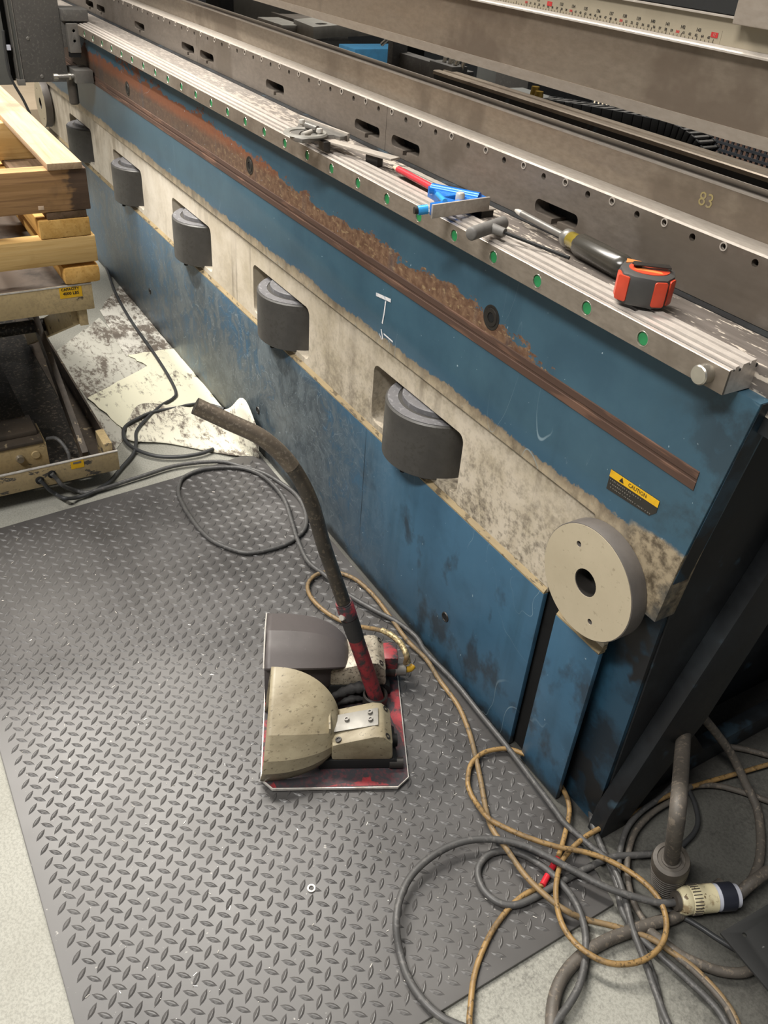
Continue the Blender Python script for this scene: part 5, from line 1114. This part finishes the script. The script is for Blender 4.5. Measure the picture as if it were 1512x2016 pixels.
box('clip_post', (-0.019, -0.002, 0.0414), (-0.009, 0.006, 0.0452), 'darksteel', tape, 0.0004, TF)

# ------------------------------------------------------------------ behind the die: back gauge, rear rail, cable chain, mesh
rear = thing('back_gauge', 'dark back gauge frame with a long pale rail behind the dies', 'back gauge', (-2.3, 0.5, 0.95))
extrude_x('gauge_rail', [(0.246, 1.046), (0.246, 1.0515), (0.249, 1.0530), (0.262, 1.0530), (0.264, 1.0505), (0.270, 1.0505), (0.272, 1.0530), (0.288, 1.0530), (0.290, 1.0505), (0.290, 1.046)], -1.60, XR + 0.05, 'die', rear, 12)
box('rail_web', (-1.60, 0.249, 0.93), (XR + 0.04, 0.288, 1.0455), 'oil', rear)
box('rear_beam', (XL, 0.30, 0.86), (XR, 0.50, 0.93), 'oil', rear)
box('cross_beam', (-1.86, 0.32, 1.012), (-1.60, 0.35, 1.048), 'carriage', rear, 0.002)
box('upright', (-1.872, 0.30, 0.93), (-1.850, 0.34, 1.15), 'carriage', rear, 0.002)
box('upright', (-1.96, 0.36, 0.93), (-1.90, 0.42, 1.25), 'black', rear, 0.002)
gb = box('gauge_block', (-1.66, 0.275, 0.99), (-1.575, 0.315, 1.062), 'carriage', rear, 0.003)
for i in range(6):
    tube('hose_fitting', [(-1.630 + i * 0.010, 0.290 + (i % 2) * 0.012, 1.052), (-1.626 + i * 0.010, 0.292 + (i % 2) * 0.012, 1.072)], 0.0045, 'brightring', gb, 0, 10)
fpt = [(p[0], p[1]) for p in [(-2.3072,0.2817,1.058),(-2.2423,0.3304,1.058),(-2.2575,0.4293,1.058),(-2.316,0.4069,1.058),(-2.3506,0.3252,1.058)]]
fho = [(p[0], p[1]) for p in [(-2.2504,0.3051,1.058),(-2.2627,0.3187,1.058),(-2.2656,0.3335,1.058),(-2.2564,0.3422,1.058),(-2.2427,0.338,1.058),(-2.2305,0.3243,1.058),(-2.2258,0.3073,1.058),(-2.2331,0.3007,1.058)]]
slab('finger_plate', [(p[0], p[1]) for p in [(-2.327,0.2809,1.058),(-2.1832,0.2669,1.058),(-2.2249,0.3629,1.058),(-2.2505,0.4799,1.058),(-2.3403,0.4593,1.058),(-2.3747,0.3678,1.058)]], [fho], 0.028, frame((0, 0, 1.058), (1, 0, 0), (0, 1, 0)), 'galv', rear, 0.001)
box('finger_tip', (-2.46, 0.235, 1.030), (-2.30, 0.30, 1.048), 'galv', rear, 0.003)
box('finger_body', (-2.56, 0.32, 0.96), (-2.40, 0.40, 1.050), 'bootgrey', rear, 0.003)
box('finger_rail', (-2.22, 0.245, 1.010), (-1.90, 0.285, 1.026), 'carriagelight', rear, 0.002)
box('motor_cover', (-2.86, 0.33, 1.004), (-2.52, 0.50, 1.20), 'carriagelight', rear, 0.003)
box('motor_flange', (-2.90, 0.31, 0.990), (-2.46, 0.52, 1.004), 'carriage', rear, 0.002)
box('motor_post', (-3.02, 0.30, 0.93), (-2.90, 0.36, 1.25), 'black', rear, 0.003)
box('gearbox', (-1.72, 0.50, 0.85), (-1.60, 0.70, 1.12), 'carriage', rear, 0.004)
box('gearbox', (-1.86, 0.55, 0.85), (-1.76, 0.72, 1.10), 'carriagelight', rear, 0.004)
box('chain_bracket', (-1.52, 0.335, 1.022), (-1.36, 0.42, 1.030), 'carriagelight', rear, 0.001)
tube('hose', [(-1.97, 0.42, 1.0), (-1.99, 0.43, 1.05), (-2.04, 0.44, 1.075), (-2.10, 0.42, 1.03)], 0.005, 'brightring', rear, 6, 8)
lathe('fitting', [(0, 0.02), (0.008, 0.02), (0.010, 0.0), (0, 0)], ZUP((-1.42, 0.37, 1.030)), 'brass', rear, 10)
lathe('fitting', [(0, 0.016), (0.008, 0.016), (0.010, 0.0), (0, 0)], ZUP((-1.395, 0.36, 1.030)), 'brass', rear, 10)
# energy chain: repeated links in a drooping arc
ch = thing('cable_chain', 'black plastic cable carrier chain curving down behind the pale rail', 'cable chain', (-0.9, 0.36, 1.0))
CP = smooth_path([(-1.4088,0.38,1.0173),(-1.3395,0.38,1.023),(-1.2686,0.38,1.0287),(-1.1893,0.38,1.0349),(-1.115,0.38,1.0391),(-1.0623,0.38,1.0411),(-1.0234,0.38,1.0375),(-0.9929,0.38,1.0269),(-0.9781,0.38,1.0106)], 3)
for i in range(0, len(CP) - 1):
    d = CP[i + 1] - CP[i]; F = frame(CP[i], d, (0, 1, 0)); l = d.length
    box('chain_link', (0.0005, -0.022, -0.017), (l * 0.985, -0.017, 0.017), 'boxblack', ch, 0.002, F)
    box('chain_link', (0.0005, 0.017, -0.017), (l * 0.985, 0.022, 0.017), 'boxblack', ch, 0.002, F)
    box('chain_bar', (l * 0.3, -0.017, 0.012 if F.to_3x3().col[2].z > 0 else -0.016), (l * 0.8, 0.017, 0.016 if F.to_3x3().col[2].z > 0 else -0.012), 'carriage', ch, 0.001, F)
# wire mesh guard panels behind
def meshpanel(x0, x1, y, z0, z1, mat, label, step=0.03):
    t = thing('mesh_guard', label, 'wire mesh panel', ((x0 + x1) / 2, y, z0))
    bm = bmesh.new(); n = int((x1 - x0) / step)
    for i in range(n + 1): x = x0 + i * step; add_box(bm, (x - 0.003, y - 0.002, z0), (x + 0.003, y + 0.002, z1))
    m = int((z1 - z0) / step)
    for j in range(m + 1): z = z0 + j * step; add_box(bm, (x0, y - 0.004, z - 0.003), (x1, y - 0.001, z + 0.003))
    from_bm('wire_grid', bm, mat, t)
    bm = bmesh.new()
    add_box(bm, (x0 - 0.03, y - 0.01, 0.0), (x0, y + 0.02, z1 + 0.03)); from_bm('mesh_post', bm, mat, t)
    bm = bmesh.new(); add_box(bm, (x1, y - 0.01, 0.0), (x1 + 0.03, y + 0.02, z1 + 0.03)); from_bm('mesh_post', bm, mat, t)
meshpanel(-2.2, -0.9, 1.0, 0.3, 1.25, 'meshwire', 'dark wire mesh guard panel behind the back gauge', 0.016)
def backdrop(nm, lab, cat, lo, hi, m): prop(box(nm, lo, hi, m, None, 0.004), lab, cat)
backdrop('storage_bin', 'blue storage bin behind the mesh guard', 'bin', (-2.95, 1.5, 0.0), (-2.62, 2.0, 0.95), 'bluemesh')
backdrop('carton', 'pale cream carton behind the mesh guard', 'carton', (-2.60, 1.5, 0.0), (-2.05, 2.0, 0.95), 'meshcream')
backdrop('crate', 'brown crate behind the mesh guard at the right', 'crate', (-2.02, 1.5, 0.0), (-1.2, 2.0, 0.95), 'rust')
backdrop('blue_cabinet', 'blue cabinet glimpsed between ram and dies', 'cabinet', (-4.52, 1.6, 0.0), (-4.34, 2.0, 0.70), 'bluesheet')
